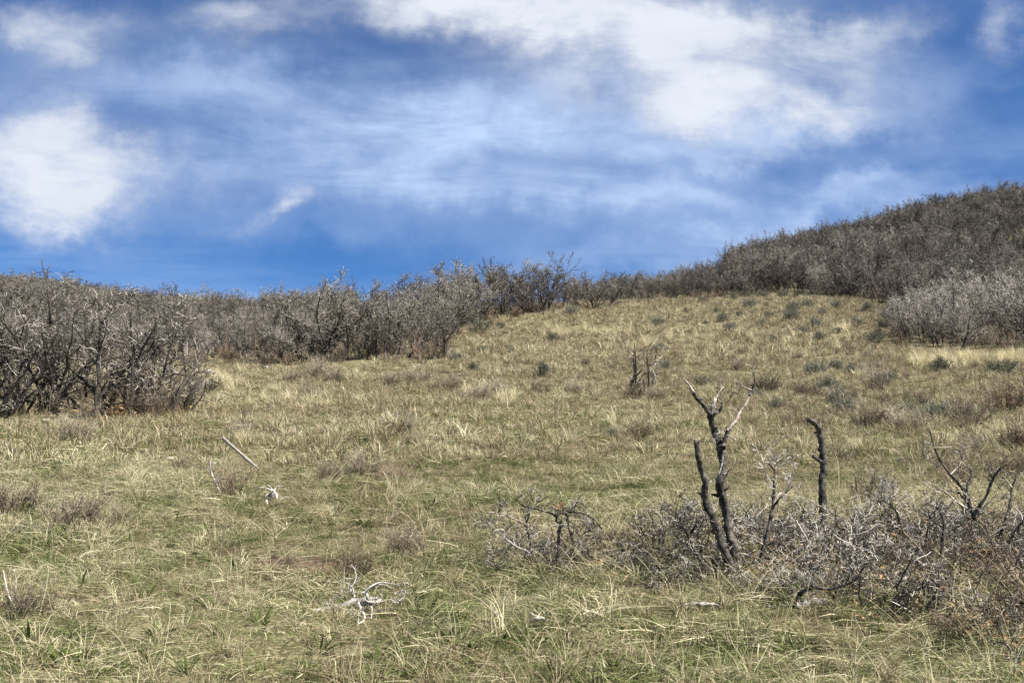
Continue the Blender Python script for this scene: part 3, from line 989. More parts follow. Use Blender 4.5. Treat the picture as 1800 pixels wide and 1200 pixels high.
shr = []
for i, (px, v, w_, hs, k) in enumerate([
        (130, 778, 80, 0.9, 0), (520, 672, 50, 0.8, 0), (560, 668, 60, 0.9, 0), (590, 675, 50, 0.8, 0), (545, 700, 50, 0.8, 0), (690, 680, 44, 0.8, 0), (735, 675, 60, 0.8, 0), (790, 690, 60, 0.8, 0), (840, 705, 60, 0.8, 0), (880, 695, 44, 0.9, 0),
        (130, 935, 130, 0.75, 0), (25, 910, 110, 0.8, 0), (195, 930, 70, 0.8, 0), (715, 975, 80, 0.9, 0), (622, 1020, 60, 1.6, 1), (425, 765, 54, 0.8, 0), (700, 765, 70, 0.7, 0), (730, 780, 44, 0.7, 0),
        (1115, 775, 70, 0.8, 1), (1540, 690, 60, 1.3, 0), (1600, 760, 80, 0.8, 0), (1530, 750, 90, 0.8, 0), (1700, 750, 90, 0.8, 0), (1775, 720, 110, 0.8, 1), (1790, 790, 90, 0.9, 1), (1700, 810, 80, 0.8, 0),
        (55, 1095, 90, 0.9, 0), (640, 840, 70, 0.9, 0), (580, 850, 60, 0.9, 0), (690, 850, 60, 0.8, 1), (1345, 690, 66, 0.8, 0), (1420, 700, 60, 0.8, 0), (950, 690, 44, 0.9, 0), (1010, 690, 50, 0.7, 0), (1300, 650, 40, 0.7, 0), (1115, 700, 50, 0.8, 0), (1150, 703, 46, 0.7, 0)]):
    shr.append(put_shrub(i, px, v, w_, ('reddish-brown' if k else 'grey-brown') + (' tall' if hs > 1.2 else '') + ' twiggy shrub', RSHRUBS if k else SHRUBS, hs))
relabel(shr)

low = []
for i, (px, v, sc) in enumerate([(1562, 566, .42), (1622, 590, .40), (1535, 528, .5), (1605, 545, .5), (1452, 512, .5), (1580, 535, .55), (1655, 570, .5), (1350, 515, .45), (770, 590, .5), (815, 578, .45), (360, 690, .28)]):
    e = lone(px, v, sc, 'low grey oak bush', P_BUSHY, i, 1.3)
    e['group'] = 'low oak bushes out on the grass'
    low.append((e, px, v, 'low grey oak bush'))
relabel(low)

# dead weeds and the brush along the thicket feet: nobody could count them
wk = [make_shrub(700 + i, 14, 40, M_SHRUB, 0.007) for i in range(4)] + [make_shrub(710 + i, 18, 45, BROWN, 0.007) for i in range(2)]
xw, yw = wedge(5.5, 75, 0.8)
zw = base_z(xw, yw); pw, vw = project(xw, yw, zw)
cl = vnoise(xw, yw, 0.22) + 0.6 * vnoise(xw + 3, yw, 0.7) + np.clip((pw - 1250) / 900, -0.25, 0.35)
foot = (thicket(pw, yw + 1.2) & (yw > 26) & (R.random(len(xw)) < 0.9)) | (inzone('A', pw, yw + 0.5) & (R.random(len(xw)) < 0.95))
k = ((cl > 0.14) & (R.random(len(xw)) < np.clip(1.2 - yw / 90, .3, 1)) & ~thicket(pw, yw)) | foot
xw, yw, foot = xw[k], yw[k], foot[k]
scatter('dead_weeds', wk, np.c_[xw, yw, ground(xw, yw)], np.c_[np.zeros((len(xw), 2)), R.uniform(0, 6.28, len(xw))],
        np.where(foot, R.uniform(0.5, 1.1, len(xw)), R.uniform(0.22, 0.5, len(xw))), R.integers(0, 6, len(xw)), 'dead brown weed stems through the grass')

# tall bright dry grass in front of the right thicket and a few pale bunches
def straw_tuft(n=70):
    mb = MB()
    for i in range(n):
        a = R.uniform(0, 6.28); rr = 0.12 * math.sqrt(R.random()); az = a + R.normal(0, .5)
        th = radians(abs(R.normal(0, 22))); L = R.uniform(0.25, 0.6); p = np.array([rr * cos(a), rr * sin(a), -.02]); w = 0.008
        s_ = np.array([-sin(az), cos(az), 0]); V = []
        for k_ in range(4):
            ww = w * (1 - .7 * k_ / 3); V += [p - s_ * ww / 2, p + s_ * ww / 2]
            p = p + np.array([cos(az) * sin(th), sin(az) * sin(th), cos(th)]) * L / 3; th += radians(18)
        mb.add(V, [[0, 1, 3, 2], [2, 3, 5, 4], [4, 5, 7, 6]], R.random())
    return mb.build('tuft', M_STRAW, link=False)


tk = [straw_tuft() for _ in range(4)]
tp = []
for px, v, n_, sx, sv in [(1665, 642, 26, 40, 6), (1710, 640, 30, 40, 6), (1790, 640, 36, 40, 7), (1620, 640, 14, 30, 5), (1500, 790, 10, 18, 6), (428, 778, 12, 14, 5), (1480, 580, 16, 14, 5),
                          (830, 690, 10, 30, 8), (900, 700, 12, 30, 8), (640, 800, 10, 60, 15), (820, 800, 12, 50, 20), (380, 670, 30, 40, 15), (520, 700, 20, 90, 15), (1180, 600, 30, 120, 30), (1010, 585, 30, 60, 6), (1400, 600, 20, 100, 25), (1250, 760, 10, 60, 25), (1760, 760, 8, 20, 12)]:
    for _ in range(n_):
        q = at(px + R.normal(0, sx * .6), v + R.normal(0, sv * .6)); tp.append(q)
tp = np.array(tp)
scatter('tall_dry_grass', tk, np.c_[tp, ground(tp[:, 0], tp[:, 1])], np.c_[R.normal(0, .1, (len(tp), 2)), R.uniform(0, 6.28, len(tp))],
        np.clip(R.uniform(0.5, 1.0, len(tp)) * np.clip(tp[:, 1] / 30, 0.4, 1.1), 0.2, 1.2), R.integers(0, 4, len(tp)), 'tall bleached bunches of dry grass')

# ------------------------------------------------------------------ hand-built dead wood
def smooth_path(P, sub=6):
    P = np.asarray(P, float)
    if len(P) < 3: return np.array([P[0] + (P[-1] - P[0]) * t_ for t_ in np.linspace(0, 1, 5)])
    E = np.vstack([2 * P[0] - P[1], P, 2 * P[-1] - P[-2]]); out_ = []
    for i in range(1, len(E) - 2):
        for t_ in np.linspace(0, 1, sub, endpoint=False):
            a, b_, c_, d = E[i - 1], E[i], E[i + 1], E[i + 2]
            out_.append(0.5 * (2 * b_ + (c_ - a) * t_ + (2 * a - 5 * b_ + 4 * c_ - d) * t_ ** 2 + (3 * b_ - a - 3 * c_ + d) * t_ ** 3))
    return np.array(out_ + [P[-1]])


def trace(pts, y, sway, seed):
    """branch seen in the photo, given its own depth: base at distance y, drifting by sway metres towards its tip"""
    rng = np.random.default_rng(seed)
    n = len(pts); ws = np.cumsum(rng.normal(0, 0.02, n))
    return np.array([ray(p[0], p[1], y + sway * i / max(n - 1, 1) + ws[i]) for i, p in enumerate(pts)])


def hand_tree(name, label, cat, base, y, parts, ox=0, oy=0, sc=1.0, twig_n=0, twig_len=0.12, twig_mat=None, group=None, bury=True, seed=1, twig_r=0.0022):
    bx, by = ray(base[0], base[1], y)[:2]
    e = empty(name, (bx, by, float(ground(bx, by))))
    tag(e, label, cat, group)
    B0 = np.array(e.location)
    paths = []
    for i, (pname, pts, r0, r1, mat, sway) in enumerate(parts):
        pix = [(ox + p[0] / sc, oy + p[1] / sc) for p in pts]
        P = smooth_path(trace(pix, y + (R.random() - .5) * 0.05, sway, seed * 50 + i))
        if bury and i == 0 or pname == 'stem':
            g_ = float(ground(P[0, 0], P[0, 1]))
            P = np.vstack([[P[0, 0], P[0, 1], min(g_ - 0.06, P[0, 2] - 0.02)], P])
        rr = np.linspace(r0, r1, len(P)) * (1 + np.convolve(R.normal(0, 0.09, len(P) + 2), [.3, .4, .3], 'valid') + 0.22 * (R.random(len(P)) < .07))
        rr[0] *= 1.25
        mb = MB(); mb.tube(P - B0, rr, 10 if r0 > 0.012 else 6, cap=True, rough=0.11, c=np.clip(0.5 + R.normal(0, .06, len(P)), 0, 1))
        if r0 > 0.010:
            for q in R.integers(2, len(P) - 1, max(2, len(P) // 9)):
                dv = unit(np.cross(P[q] - P[q - 1], R.normal(0, 1, 3)) + np.array([0, 0, 1e-3])); rq = rr[q]
                o_ = P[q] - B0
                mb.tube([o_, o_ + dv * rq * 1.1, o_ + dv * rq * R.uniform(1.4, 2.6) + np.array([0, 0, rq * .5])], [rq * .75, rq * .5, rq * .25], 6, cap=True, c=0.5, rough=0.15)
        if r1 > 0.007:                                   # snapped, splintered end
            dv = unit(P[-1] - P[-2])
            for q in range(5):
                o_ = P[-1] - B0 + R.normal(0, r1 * .5, 3) - dv * r1 * .6
                mb.tube([o_, o_ + dv * r1 * R.uniform(1.0, 3.2) + R.normal(0, r1 * .3, 3)], [r1 * R.uniform(.25, .5), r1 * .08], 4, c=R.uniform(.4, .8))
        mb.build(pname, mat, e, smooth=True)
        paths.append((P - B0, rr))
    if twig_n:
        rng = np.random.default_rng(seed + 99)
        segs = []
        cfg = dict(levels=3, seg=[5, 3, 2], wob=[0.32, 0.36, 0.4], up=[0.07, 0.06, 0.05], taper=[0.5, 0.5, 0.6], rmin=twig_r * .7, kids=[5, 3, 0],
                   ratio=[0.5, 0.5], rcap=[twig_r * 1.2, twig_r], ang=[(30, 75), (30, 80)])
        cfg['from'] = [0.15, 0.15]
        for k_ in range(twig_n):
            P, rr = paths[rng.integers(len(paths))]
            f = int(len(P) * rng.uniform(0.35, 1.0)); f = min(f, len(P) - 1)
            grow(segs, P[f], unit(rng.normal(0, 1, 3) + np.array([0, 0, .5])), twig_len * rng.uniform(.5, 1.4), twig_r * 1.6, 0, rng, cfg)
        mb = MB()
        for lv, P, rad in segs: mb.tube(P, rad, 3, c=np.clip(rng.normal(.55, .25), 0, 1))
        mb.build('twigs', twig_mat or M_BRUSH, e)
    return e


D_, B_, W_ = M_DEAD, M_BARE, M_WHITE
hand_tree('dead_oak', 'tall forked dead oak trunk with dark bark and bleached upper branches', 'dead tree', (1290, 1012), 7.0, [
    ('stem', [(575, 1110), (565, 960), (545, 880), (535, 800), (510, 700), (495, 640), (515, 560), (505, 480), (490, 410), (465, 350), (450, 290), (445, 262)], 0.034, 0.021, D_, 0.05),
    ('stem', [(570, 1110), (545, 1050), (510, 960), (485, 880), (455, 800), (425, 740), (415, 680), (420, 620), (400, 560), (385, 500), (375, 440), (370, 412)], 0.031, 0.015, D_, -0.12),
    ('branch', [(446, 266), (410, 215), (375, 180), (355, 148)], 0.016, 0.011, D_, -0.04),
    ('bleached_branch', [(358, 152), (345, 130), (332, 106), (318, 92), (302, 74)], 0.0105, 0.005, B_, -0.05),
    ('branch', [(448, 266), (470, 258), (492, 245), (508, 222), (506, 200)], 0.013, 0.007, D_, 0.06),
    ('bleached_branch', [(450, 255), (455, 225), (468, 195), (472, 184)], 0.012, 0.009, W_, 0.03),
    ('branch', [(512, 440), (524, 395), (540, 345)], 0.016, 0.012, D_, 0.10),
    ('bleached_branch', [(538, 350), (560, 320), (585, 292), (600, 252), (632, 212), (655, 160)], 0.012, 0.008, B_, 0.15),
    ('branch', [(652, 165), (664, 135), (678, 95), (678, 34)], 0.008, 0.003, D_, 0.05),
    ('bleached_branch', [(660, 135), (640, 128), (618, 115), (596, 92)], 0.006, 0.003, B_, 0.02),
    ('bleached_branch', [(590, 256), (565, 232), (536, 204)], 0.005, 0.002, B_, -0.05),
    ('branch', [(548, 190), (556, 150), (560, 105)], 0.003, 0.002, D_, -0.02),
    ('branch', [(480, 412), (455, 408), (426, 405)], 0.006, 0.004, D_, -0.08),
    ('bark_strip', [(512, 470), (505, 530), (490, 580), (468, 605), (440, 624)], 0.006, 0.003, W_, -0.06),
    ('bleached_branch', [(515, 570), (540, 560), (562, 545)], 0.008, 0.003, W_, -0.05)],
    1100, 640, 3.0, seed=3, twig_n=16, twig_len=0.10)
hand_tree('dead_oak', 'thin dark dead oak stem with a twiggy top, right of the forked trunk', 'dead tree', (1335, 1010), 7.1, [
    ('stem', [(698, 1095), (720, 1000), (745, 900), (768, 800), (780, 700), (785, 600), (786, 550)], 0.020, 0.006, D_, 0.1),
    ('branch', [(785, 556), (765, 535), (740, 515), (712, 494)], 0.006, 0.004, D_, -0.05),
    ('branch', [(786, 556), (798, 535), (806, 514)], 0.005, 0.003, B_, 0.04),
    ('branch', [(770, 760), (810, 710), (850, 670), (892, 634)], 0.009, 0.003, D_, -0.1),
    ('branch', [(745, 900), (700, 880), (660, 830), (620, 760)], 0.008, 0.003, D_, -0.05),
    ('branch', [(722, 950), (660, 915), (600, 895), (540, 880)], 0.006, 0.003, B_, -0.15)],
    1100, 640, 3.0, twig_n=34, twig_len=0.17, seed=4)
hand_tree('dead_oak', 'short dark oak stub leaning left at the foot of the forked trunk', 'dead tree', (1255, 1005), 6.9, [
    ('stem', [(465, 1095), (400, 1040), (350, 960), (322, 890), (300, 850)], 0.014, 0.006, D_, -0.15),
    ('branch', [(340, 895), (365, 855), (400, 808)], 0.009, 0.006, D_, -0.02),
    ('branch', [(318, 890), (280, 850), (262, 790)], 0.006, 0.003, B_, -0.02)],
    1100, 640, 3.0, twig_n=22, twig_len=0.15, seed=5)
hand_tree('dead_snag', 'single bent dead snag with a broken top and one stub', 'dead tree', (1445, 925), 8.3, [
    ('stem', [(236, 560), (230, 430), (228, 340), (235, 300), (230, 220), (221, 150)], 0.029, 0.024, D_, 0.0),
    ('broken_top', [(223, 158), (214, 130), (200, 108), (186, 96), (168, 88)], 0.023, 0.017, M_DEAD, -0.06),
    ('stub', [(226, 268), (206, 255), (190, 244)], 0.015, 0.011, D_, -0.06)],
    1350, 700, 2.4, seed=6, twig_n=5, twig_len=0.06)
hand_tree('dead_oak', 'spreading dark dead oak with many upswept arms at the right', 'dead tree', (1713, 938), 7.9, [
    ('stem', [(870, 580), (874, 530), (862, 485)], 0.020, 0.016, D_, 0.0),
    ('arm', [(862, 490), (846, 440), (832, 400), (805, 360), (768, 318), (735, 275), (712, 232), (692, 172), (685, 138)], 0.016, 0.004, D_, 0.12),
    ('arm', [(868, 490), (895, 450), (922, 410), (946, 345), (968, 310), (988, 284)], 0.014, 0.006, D_, -0.1),
    ('arm', [(838, 405), (842, 362), (864, 318), (848, 294)], 0.010, 0.006, D_, 0.06),
    ('arm', [(850, 468), (800, 440), (755, 400), (705, 370), (668, 348)], 0.009, 0.003, B_, -0.15),
    ('arm', [(842, 440), (812, 405), (795, 372)], 0.009, 0.005, D_, 0.15),
    ('arm', [(880, 490), (915, 455), (952, 415)], 0.008, 0.004, D_, 0.12),
    ('arm', [(770, 320), (800, 290), (822, 258)], 0.005, 0.002, B_, 0.1),
    ('arm', [(735, 278), (715, 290), (700, 270)], 0.005, 0.003, D_, -0.05),
    ('arm', [(702, 208), (735, 206), (775, 204)], 0.003, 0.002, B_, 0.05)],
    1350, 700, 2.4, twig_n=26, twig_len=0.14, seed=7)
hand_tree('dead_oak', 'slim curving dead oak stem near the right edge', 'dead tree', (1758, 945), 7.8, [
    ('stem', [(972, 592), (1000, 520), (1020, 450), (1028, 380), (1050, 330), (1072, 288)], 0.012, 0.005, D_, 0.1),
    ('branch', [(1027, 375), (1000, 340), (985, 335)], 0.006, 0.003, B_, 0)],
    1350, 700, 2.4, twig_n=12, twig_len=0.14, seed=8)
hand_tree('dead_oak', 'thin dark upright oak stem between the snag and the spreading dead oak', 'dead tree', (1652, 1000), 7.2, [
    ('stem', [(726, 720), (735, 620), (742, 530), (725, 485), (700, 448)], 0.012, 0.004, D_, 0.05),
    ('branch', [(742, 545), (700, 520), (655, 482)], 0.007, 0.004, D_, -0.1)],
    1350, 700, 2.4, twig_n=18, twig_len=0.15, seed=9)
hand_tree('dead_oak', 'dark forked oak branch standing right of the bent snag', 'dead tree', (1580, 935), 8.0, [
    ('stem', [(560, 570), (548, 492), (520, 452), (470, 420), (400, 368)], 0.010, 0.003, D_, 0.05),
    ('branch', [(520, 455), (516, 415), (532, 378)], 0.007, 0.003, D_, 0.05)],
    1350, 700, 2.4, twig_n=14, twig_len=0.15, seed=10)
hand_tree('dead_oak', 'low crooked dark oak branching beside the pale log in front', 'dead tree', (1395, 1068), 6.25, [
    ('stem', [(100, 885), (140, 820), (192, 798), (255, 803), (330, 785), (400, 740)], 0.014, 0.005, D_, -0.1),
    ('branch', [(192, 800), (180, 740), (178, 690)], 0.008, 0.004, D_, 0.05),
    ('branch', [(130, 835), (85, 790), (40, 770)], 0.006, 0.003, D_, 0.1),
    ('branch', [(330, 785), (370, 700), (370, 640)], 0.009, 0.004, D_, 0.15)],
    1350, 700, 2.4, twig_n=40, twig_len=0.17, seed=11)
oak_low = hand_tree('low_oak', 'low flat-topped live oak with dark legs and dead orange leaves on top', 'oak', (975, 975), 7.35, [
    ('stem', [(632, 745), (600, 650), (575, 520), (560, 455), (580, 400), (592, 348)], 0.010, 0.005, D_, 0.05),
    ('branch', [(562, 455), (480, 420), (380, 372), (250, 360)], 0.007, 0.003, B_, -0.1),
    ('stem', [(620, 735), (570, 670), (480, 630), (390, 560), (310, 490), (250, 430)], 0.010, 0.004, M_GREYLOG, -0.2),
    ('stem', [(815, 700), (822, 500), (842, 470), (805, 425), (795, 392), (740, 360), (620, 330), (540, 310), (480, 258)], 0.013, 0.004, D_, 0.1),
    ('stem', [(948, 740), (930, 580), (900, 480), (882, 400), (880, 352)], 0.012, 0.008, D_, 0.0),
    ('branch', [(880, 356), (980, 362), (1080, 402), (1160, 492)], 0.008, 0.004, D_, -0.1),
    ('branch', [(800, 400), (840, 370), (880, 360)], 0.007, 0.005, D_, 0.0),
    ('branch', [(940, 600), (1000, 540), (1090, 480)], 0.005, 0.002, B_, 0.1)],
    800, 820, 4.495, twig_n=60, twig_len=0.15, seed=12)
lm = MB()
for i in range(16):
    p = ray(985 + R.normal(0, 6), 892 + R.normal(0, 3.5), 7.42 + R.normal(0, .04)) - np.array(oak_low.location)
    a = unit(R.normal(0, 1, 3)); b_ = unit(np.cross(a, R.normal(0, 1, 3))); L = R.uniform(.02, .04)
    lm.add([p, p + a * L * .5 + b_ * L * .3, p + a * L, p + a * L * .5 - b_ * L * .3], [[0, 1, 2, 3]], R.random())
lm.build('dead_leaves', M_ORANGE, oak_low)

hand_tree('dead_oak_clump', 'cluster of broken dark and white dead stems out on the middle slope', 'dead tree', (1131, 690), 27.5, [
    ('stem', [(430, 990), (440, 880), (480, 780), (500, 690), (480, 560), (492, 420), (490, 328)], 0.053, 0.012, D_, 0.2),
    ('stem', [(520, 1000), (510, 880), (512, 680), (505, 560), (500, 440)], 0.043, 0.015, D_, -0.2),
    ('stem', [(690, 1000), (680, 760), (668, 600), (660, 420), (740, 290)], 0.043, 0.009, D_, 0.2),
    ('stem', [(720, 1010), (740, 800), (770, 690), (820, 558)], 0.037, 0.012, D_, 0.5),
    ('bleached_stem', [(460, 470), (430, 430), (380, 360), (295, 212)], 0.014, 0.006, W_, 0.1),
    ('bleached_stem', [(690, 690), (760, 600), (810, 530), (842, 510)], 0.022, 0.009, W_, 0.3),
    ('bleached_stem', [(775, 870), (765, 780), (745, 710), (718, 655)], 0.014, 0.012, W_, 0.1),
    ('branch', [(440, 795), (395, 745), (350, 690), (372, 622)], 0.011, 0.006, D_, 0.1),
    ('stem', [(430, 930), (480, 800), (585, 675)], 0.031, 0.022, D_, -0.2),
    ('stem', [(540, 830), (600, 745), (680, 680)], 0.022, 0.012, D_, 0.1),
    ('stem', [(560, 1000), (545, 900), (500, 740)], 0.031, 0.019, B_, 0.1), ('stem', [(640, 1000), (630, 900), (600, 820)], 0.031, 0.019, D_, 0.1),
    ('stem', [(600, 1000), (580, 900), (550, 840)], 0.025, 0.019, B_, -0.1),
    ('branch', [(505, 690), (560, 630), (660, 595)], 0.012, 0.006, D_, 0.1)],
    1050, 560, 7.5, seed=13, twig_n=26, twig_len=0.45, twig_r=0.006, twig_mat=M_SHRUB)

# bleached wood lying on the ground
def lying(name, label, cat, base, y, parts, ox, oy, sc, seed, **k):
    return hand_tree(name, label, cat, base, y, parts, ox, oy, sc, seed=seed, bury=False, **k)


driftwood = lying('driftwood_root', 'tangle of white bleached roots and branches lying in the front grass', 'dead wood', (632, 1075), 6.1, [
    ('root', [(740, 660), (800, 635), (880, 615), (1000, 590), (1100, 555), (1190, 545)], 0.016, 0.026, M_GREYLOG, 0.1),
    ('root', [(1130, 600), (1180, 560), (1195, 510), (1188, 472)], 0.0140, 0.0063, W_, -0.02),
    ('root', [(1190, 560), (1250, 560), (1300, 530), (1306, 488)], 0.0112, 0.0056, W_, 0.0),
    ('root', [(1120, 560), (1150, 620), (1172, 670), (1160, 715), (1105, 745)], 0.0084, 0.0056, W_, -0.2),
    ('root', [(1210, 560), (1232, 620), (1222, 700), (1215, 740)], 0.0070, 0.0042, W_, -0.2),
    ('branch', [(870, 690), (1000, 712), (1150, 722), (1310, 742)], 0.0042, 0.0021, B_, -0.05),
    ('branch', [(1080, 500), (1066, 460), (1062, 430)], 0.0098, 0.0063, W_, 0.0),
    ('branch', [(1090, 500), (1080, 440), (1040, 395), (955, 374)], 0.0046, 0.0030, M_GREYLOG, 0.1),
    ('branch', [(1165, 475), (1215, 425), (1285, 388), (1360, 392), (1452, 412)], 0.0060, 0.0028, M_GREYLOG, 0.1),
    ('branch', [(1215, 430), (1280, 405), (1340, 412), (1390, 440)], 0.0042, 0.0028, M_GREYLOG, 0.05),
    ('branch', [(900, 640), (950, 610), (1005, 560)], 0.0049, 0.0028, W_, 0.0),
    ('branch', [(830, 660), (920, 660), (1000, 680)], 0.0063, 0.0035, W_, -0.1),
    ('branch', [(1300, 550), (1380, 530), (1480, 530)], 0.0049, 0.0021, B_, 0.1)], 380, 933, 4.495, 20, twig_n=12, twig_len=0.12, twig_mat=M_WHITE)
driftwood.scale = (1, 1, 0.92)
lying('fallen_branch', 'thin pale dead branch with a tall straight shoot left of the bleached stump', 'dead wood', (385, 882), 10.2, [
    ('branch', [(285, 868), (400, 850), (480, 836), (545, 830), (640, 840)], 0.016, 0.020, W_, 0.0),
    ('shoot', [(520, 772), (485, 670), (440, 570), (415, 470), (408, 362)], 0.015, 0.005, B_, 0.1),
    ('branch', [(320, 1000), (420, 965), (520, 925), (630, 880)], 0.010, 0.005, B_, -0.1),
    ('branch', [(545, 835), (660, 810), (740, 800), (850, 800)], 0.018, 0.010, M_GREYLOG, 0.1),
    ('shoot', [(515, 690), (500, 640), (495, 600)], 0.008, 0.004, B_, 0.0)], 300, 740, 6.0, 21, twig_n=14, twig_len=0.2, twig_mat=M_BRUSH)
lying('bleached_stump', 'knobbly bleached oak stump with short white arms below the wooden stake', 'dead wood', (478, 888), 9.9, [
    ('stump', [(1010, 910), (1008, 840), (1018, 790), (1060, 762)], 0.019, 0.017, W_, 0.0),
    ('stump', [(1050, 850), (1062, 800), (1075, 745)], 0.018, 0.015, M_GREYLOG, 0.0),
    ('arm', [(1075, 750), (1100, 715), (1145, 678)], 0.011, 0.006, W_, 0.05),
    ('arm', [(1075, 745), (1060, 705), (1025, 672)], 0.009, 0.006, W_, 0.05),
    ('arm', [(1085, 735), (1040, 718), (990, 702), (920, 704)], 0.009, 0.005, W_, -0.05),
    ('arm', [(1085, 740), (1110, 770), (1120, 815)], 0.014, 0.010, W_, 0.0),
    ('arm', [(1140, 850), (1190, 805), (1250, 800)], 0.009, 0.006, M_GREYLOG, 0.1)], 300, 740, 6.0, 22)
lying('bleached_branch', 'short curved white branch standing in the grass left of the bark curl', 'dead wood', (872, 1097), 6.0, [
    ('branch', [(400, 745), (440, 722), (458, 700), (442, 668), (405, 634)], 0.012, 0.007, W_, 0.0),
    ('branch', [(250, 755), (300, 742), (390, 740)], 0.014, 0.008, M_GREYLOG, 0.0)], 780, 933, 4.495, 23)
lying('bark_curl', 'curled pale piece of bark with a dark hollow in the front grass', 'dead wood', (944, 1100), 5.95, [
    ('bark', [(690, 760), (700, 715), (730, 690), (780, 688), (795, 700)], 0.016, 0.010, W_, 0.0),
    ('bark', [(700, 745), (735, 735), (765, 750), (755, 775)], 0.008, 0.006, B_, -0.03),
    ('bark', [(690, 650), (720, 668), (790, 682)], 0.007, 0.005, B_, 0.03)], 780, 933, 4.495, 24)
lying('fallen_log', 'pale grey log lying at the foot of the low crooked oak', 'dead wood', (1420, 1062), 6.25, [
    ('log', [(100, 880), (150, 868), (200, 862), (243, 858)], 0.022, 0.019, M_GREYLOG, 0.05),
    ('log', [(-10, 885), (40, 878), (85, 876)], 0.014, 0.016, W_, 0.0)], 1350, 700, 2.4, 25)
lying('fallen_log', 'thin white log lying in front of the forked dead trunk', 'dead wood', (1236, 1064), 6.2, [
    ('log', [(-350, 870), (-300, 866), (-240, 868), (-205, 874)], 0.011, 0.007, M_GREYLOG, 0.05),
    ('log', [(-330, 862), (-260, 858)], 0.006, 0.004, B_, 0.0)], 1350, 700, 2.4, 26)
lying('fallen_log', 'dark grey arched log in the brush near the lower right corner', 'dead wood', (1702, 1108), 5.9, [
    ('log', [(790, 972), (825, 960), (862, 962), (895, 992)], 0.018, 0.015, M_GREYLOG, -0.05),
    ('log', [(840, 975), (880, 1010), (940, 1060)], 0.006, 0.004, W_, -0.1)], 1350, 700, 2.4, 27)
lying('bleached_branch', 'white forked stick rising from the brush, lower right of the snag', 'dead wood', (1597, 1080), 6.1, [
    ('branch', [(575, 915), (605, 885), (630, 850), (642, 808)], 0.009, 0.004, W_, 0.05),
    ('branch', [(600, 890), (588, 850), (586, 800)], 0.004, 0.003, B_, 0.05)], 1350, 700, 2.4, 28)
lying('bleached_branch', 'thin white stick slanting down in the brush above the arched log', 'dead wood', (1665, 1075), 6.2, [
    ('branch', [(700, 808), (725, 870), (780, 925)], 0.006, 0.003, W_, -0.1),
    ('branch', [(740, 822), (745, 870), (752, 890)], 0.005, 0.003, W_, 0.0)], 1350, 700, 2.4, 29)
lying('bleached_branch', 'pair of straw-white broken sticks in the tangle below the bent snag', 'dead wood', (1475, 985), 7.0, [
    ('branch', [(118, 515), (145, 560), (172, 608)], 0.008, 0.004, W_, -0.1),
    ('branch', [(290, 600), (315, 655), (335, 695)], 0.006, 0.004, W_, -0.1),
    ('branch', [(205, 590), (205, 545), (198, 520)], 0.007, 0.004, W_, 0.0)], 1350, 700, 2.4, 30)
lying('bleached_branch', 'pale stick lying in the grass at the left edge', 'dead wood', (35, 1100), 6.0, [
    ('branch', [(25, 310), (60, 480), (110, 600), (195, 740)], 0.0042, 0.0056, B_, -0.1),
    ('branch', [(5, 640), (60, 670), (120, 700)], 0.0049, 0.0035, W_, 0.0),
    ('branch', [(105, 300), (125, 370), (125, 450), (115, 520)], 0.0035, 0.0021, B_, 0.0)], 0, 933, 4.495, 31)

# wooden stake leaning in the grass
g0 = ray(463, 832, 12.15); g1 = ray(391, 769, 12.75)
mb = MB()
d = unit(g1 - g0); L = float(np.linalg.norm(g1 - g0)); sd_ = unit(np.cross(d, np.array([0, 1.0, 0.15]))); up_ = np.cross(sd_, d)
hw, ht = 0.018, 0.007
rings = []
for s_ in (-0.08, 0.0, L * 0.5, L - 0.004, L):
    k_ = 0.8 if s_ == L else 1.0
    for a_, b_ in ((-1, -1), (1, -1), (1, 1), (-1, 1)):
        rings.append(d * s_ + sd_ * hw * a_ * k_ + up_ * ht * b_ * k_)
Q = [[4 * r_ + j, 4 * r_ + (j + 1) % 4, 4 * r_ + 4 + (j + 1) % 4, 4 * r_ + 4 + j] for r_ in range(4) for j in range(4)] + [[16, 17, 18, 19], [3, 2, 1, 0]]
mb.add(np.array(rings), Q)
stake = mb.build('wooden_stake', M_STAKE)
stake.location = g0
tag(stake, 'flat weathered wooden stake leaning left in the meadow grass', 'stake')

# stones
def stone(px, v, wpx, label):
    x, y = at(px, v); s_ = wpx / F * y / 2
    mb = MB(); n_, k_ = 6, 8; V = []
    for i in range(n_):
        th = pi * (i + 0.15) / (n_ - 0.7)
        for j in range(k_):
            ph = 2 * pi * j / k_; rr = 1 + R.normal(0, .12)
            V.append([s_ * rr * sin(th) * cos(ph), 0.8 * s_ * rr * sin(th) * sin(ph), 0.5 * s_ * rr * cos(th)])
    Q = [[i * k_ + j, i * k_ + (j + 1) % k_, (i + 1) * k_ + (j + 1) % k_, (i + 1) * k_ + j] for i in range(n_ - 1) for j in range(k_)]
    Q += [[0, 1, 2, 3], [0, 3, 4, 5], [0, 5, 6, 7]]
    mb.add(np.array(V), Q)
    o = mb.build('stone', M_STONE); o.location = (x, y, float(ground(x, y)) + 0.35 * s_)
    tag(o, label, 'stone', 'pale stones in the meadow')


stone(299, 806, 15, 'grey stone in the grass left of the wooden stake')
stone(374, 818, 13, 'small pale stone just behind the thin fallen branch')
stone(367, 660, 24, 'white stone beyond the right foot of the left oak clump')
stone(384, 664, 10, 'small white stone beside the larger one past the left oak clump')
stone(80, 742, 16, 'pale stone in front of the left oak clump')
stone(468, 648, 12, 'small white stone at the foot of the left thicket')
stone(1092, 988, 14, 'small pale stone among dry leaves right of the low flat-topped oak')

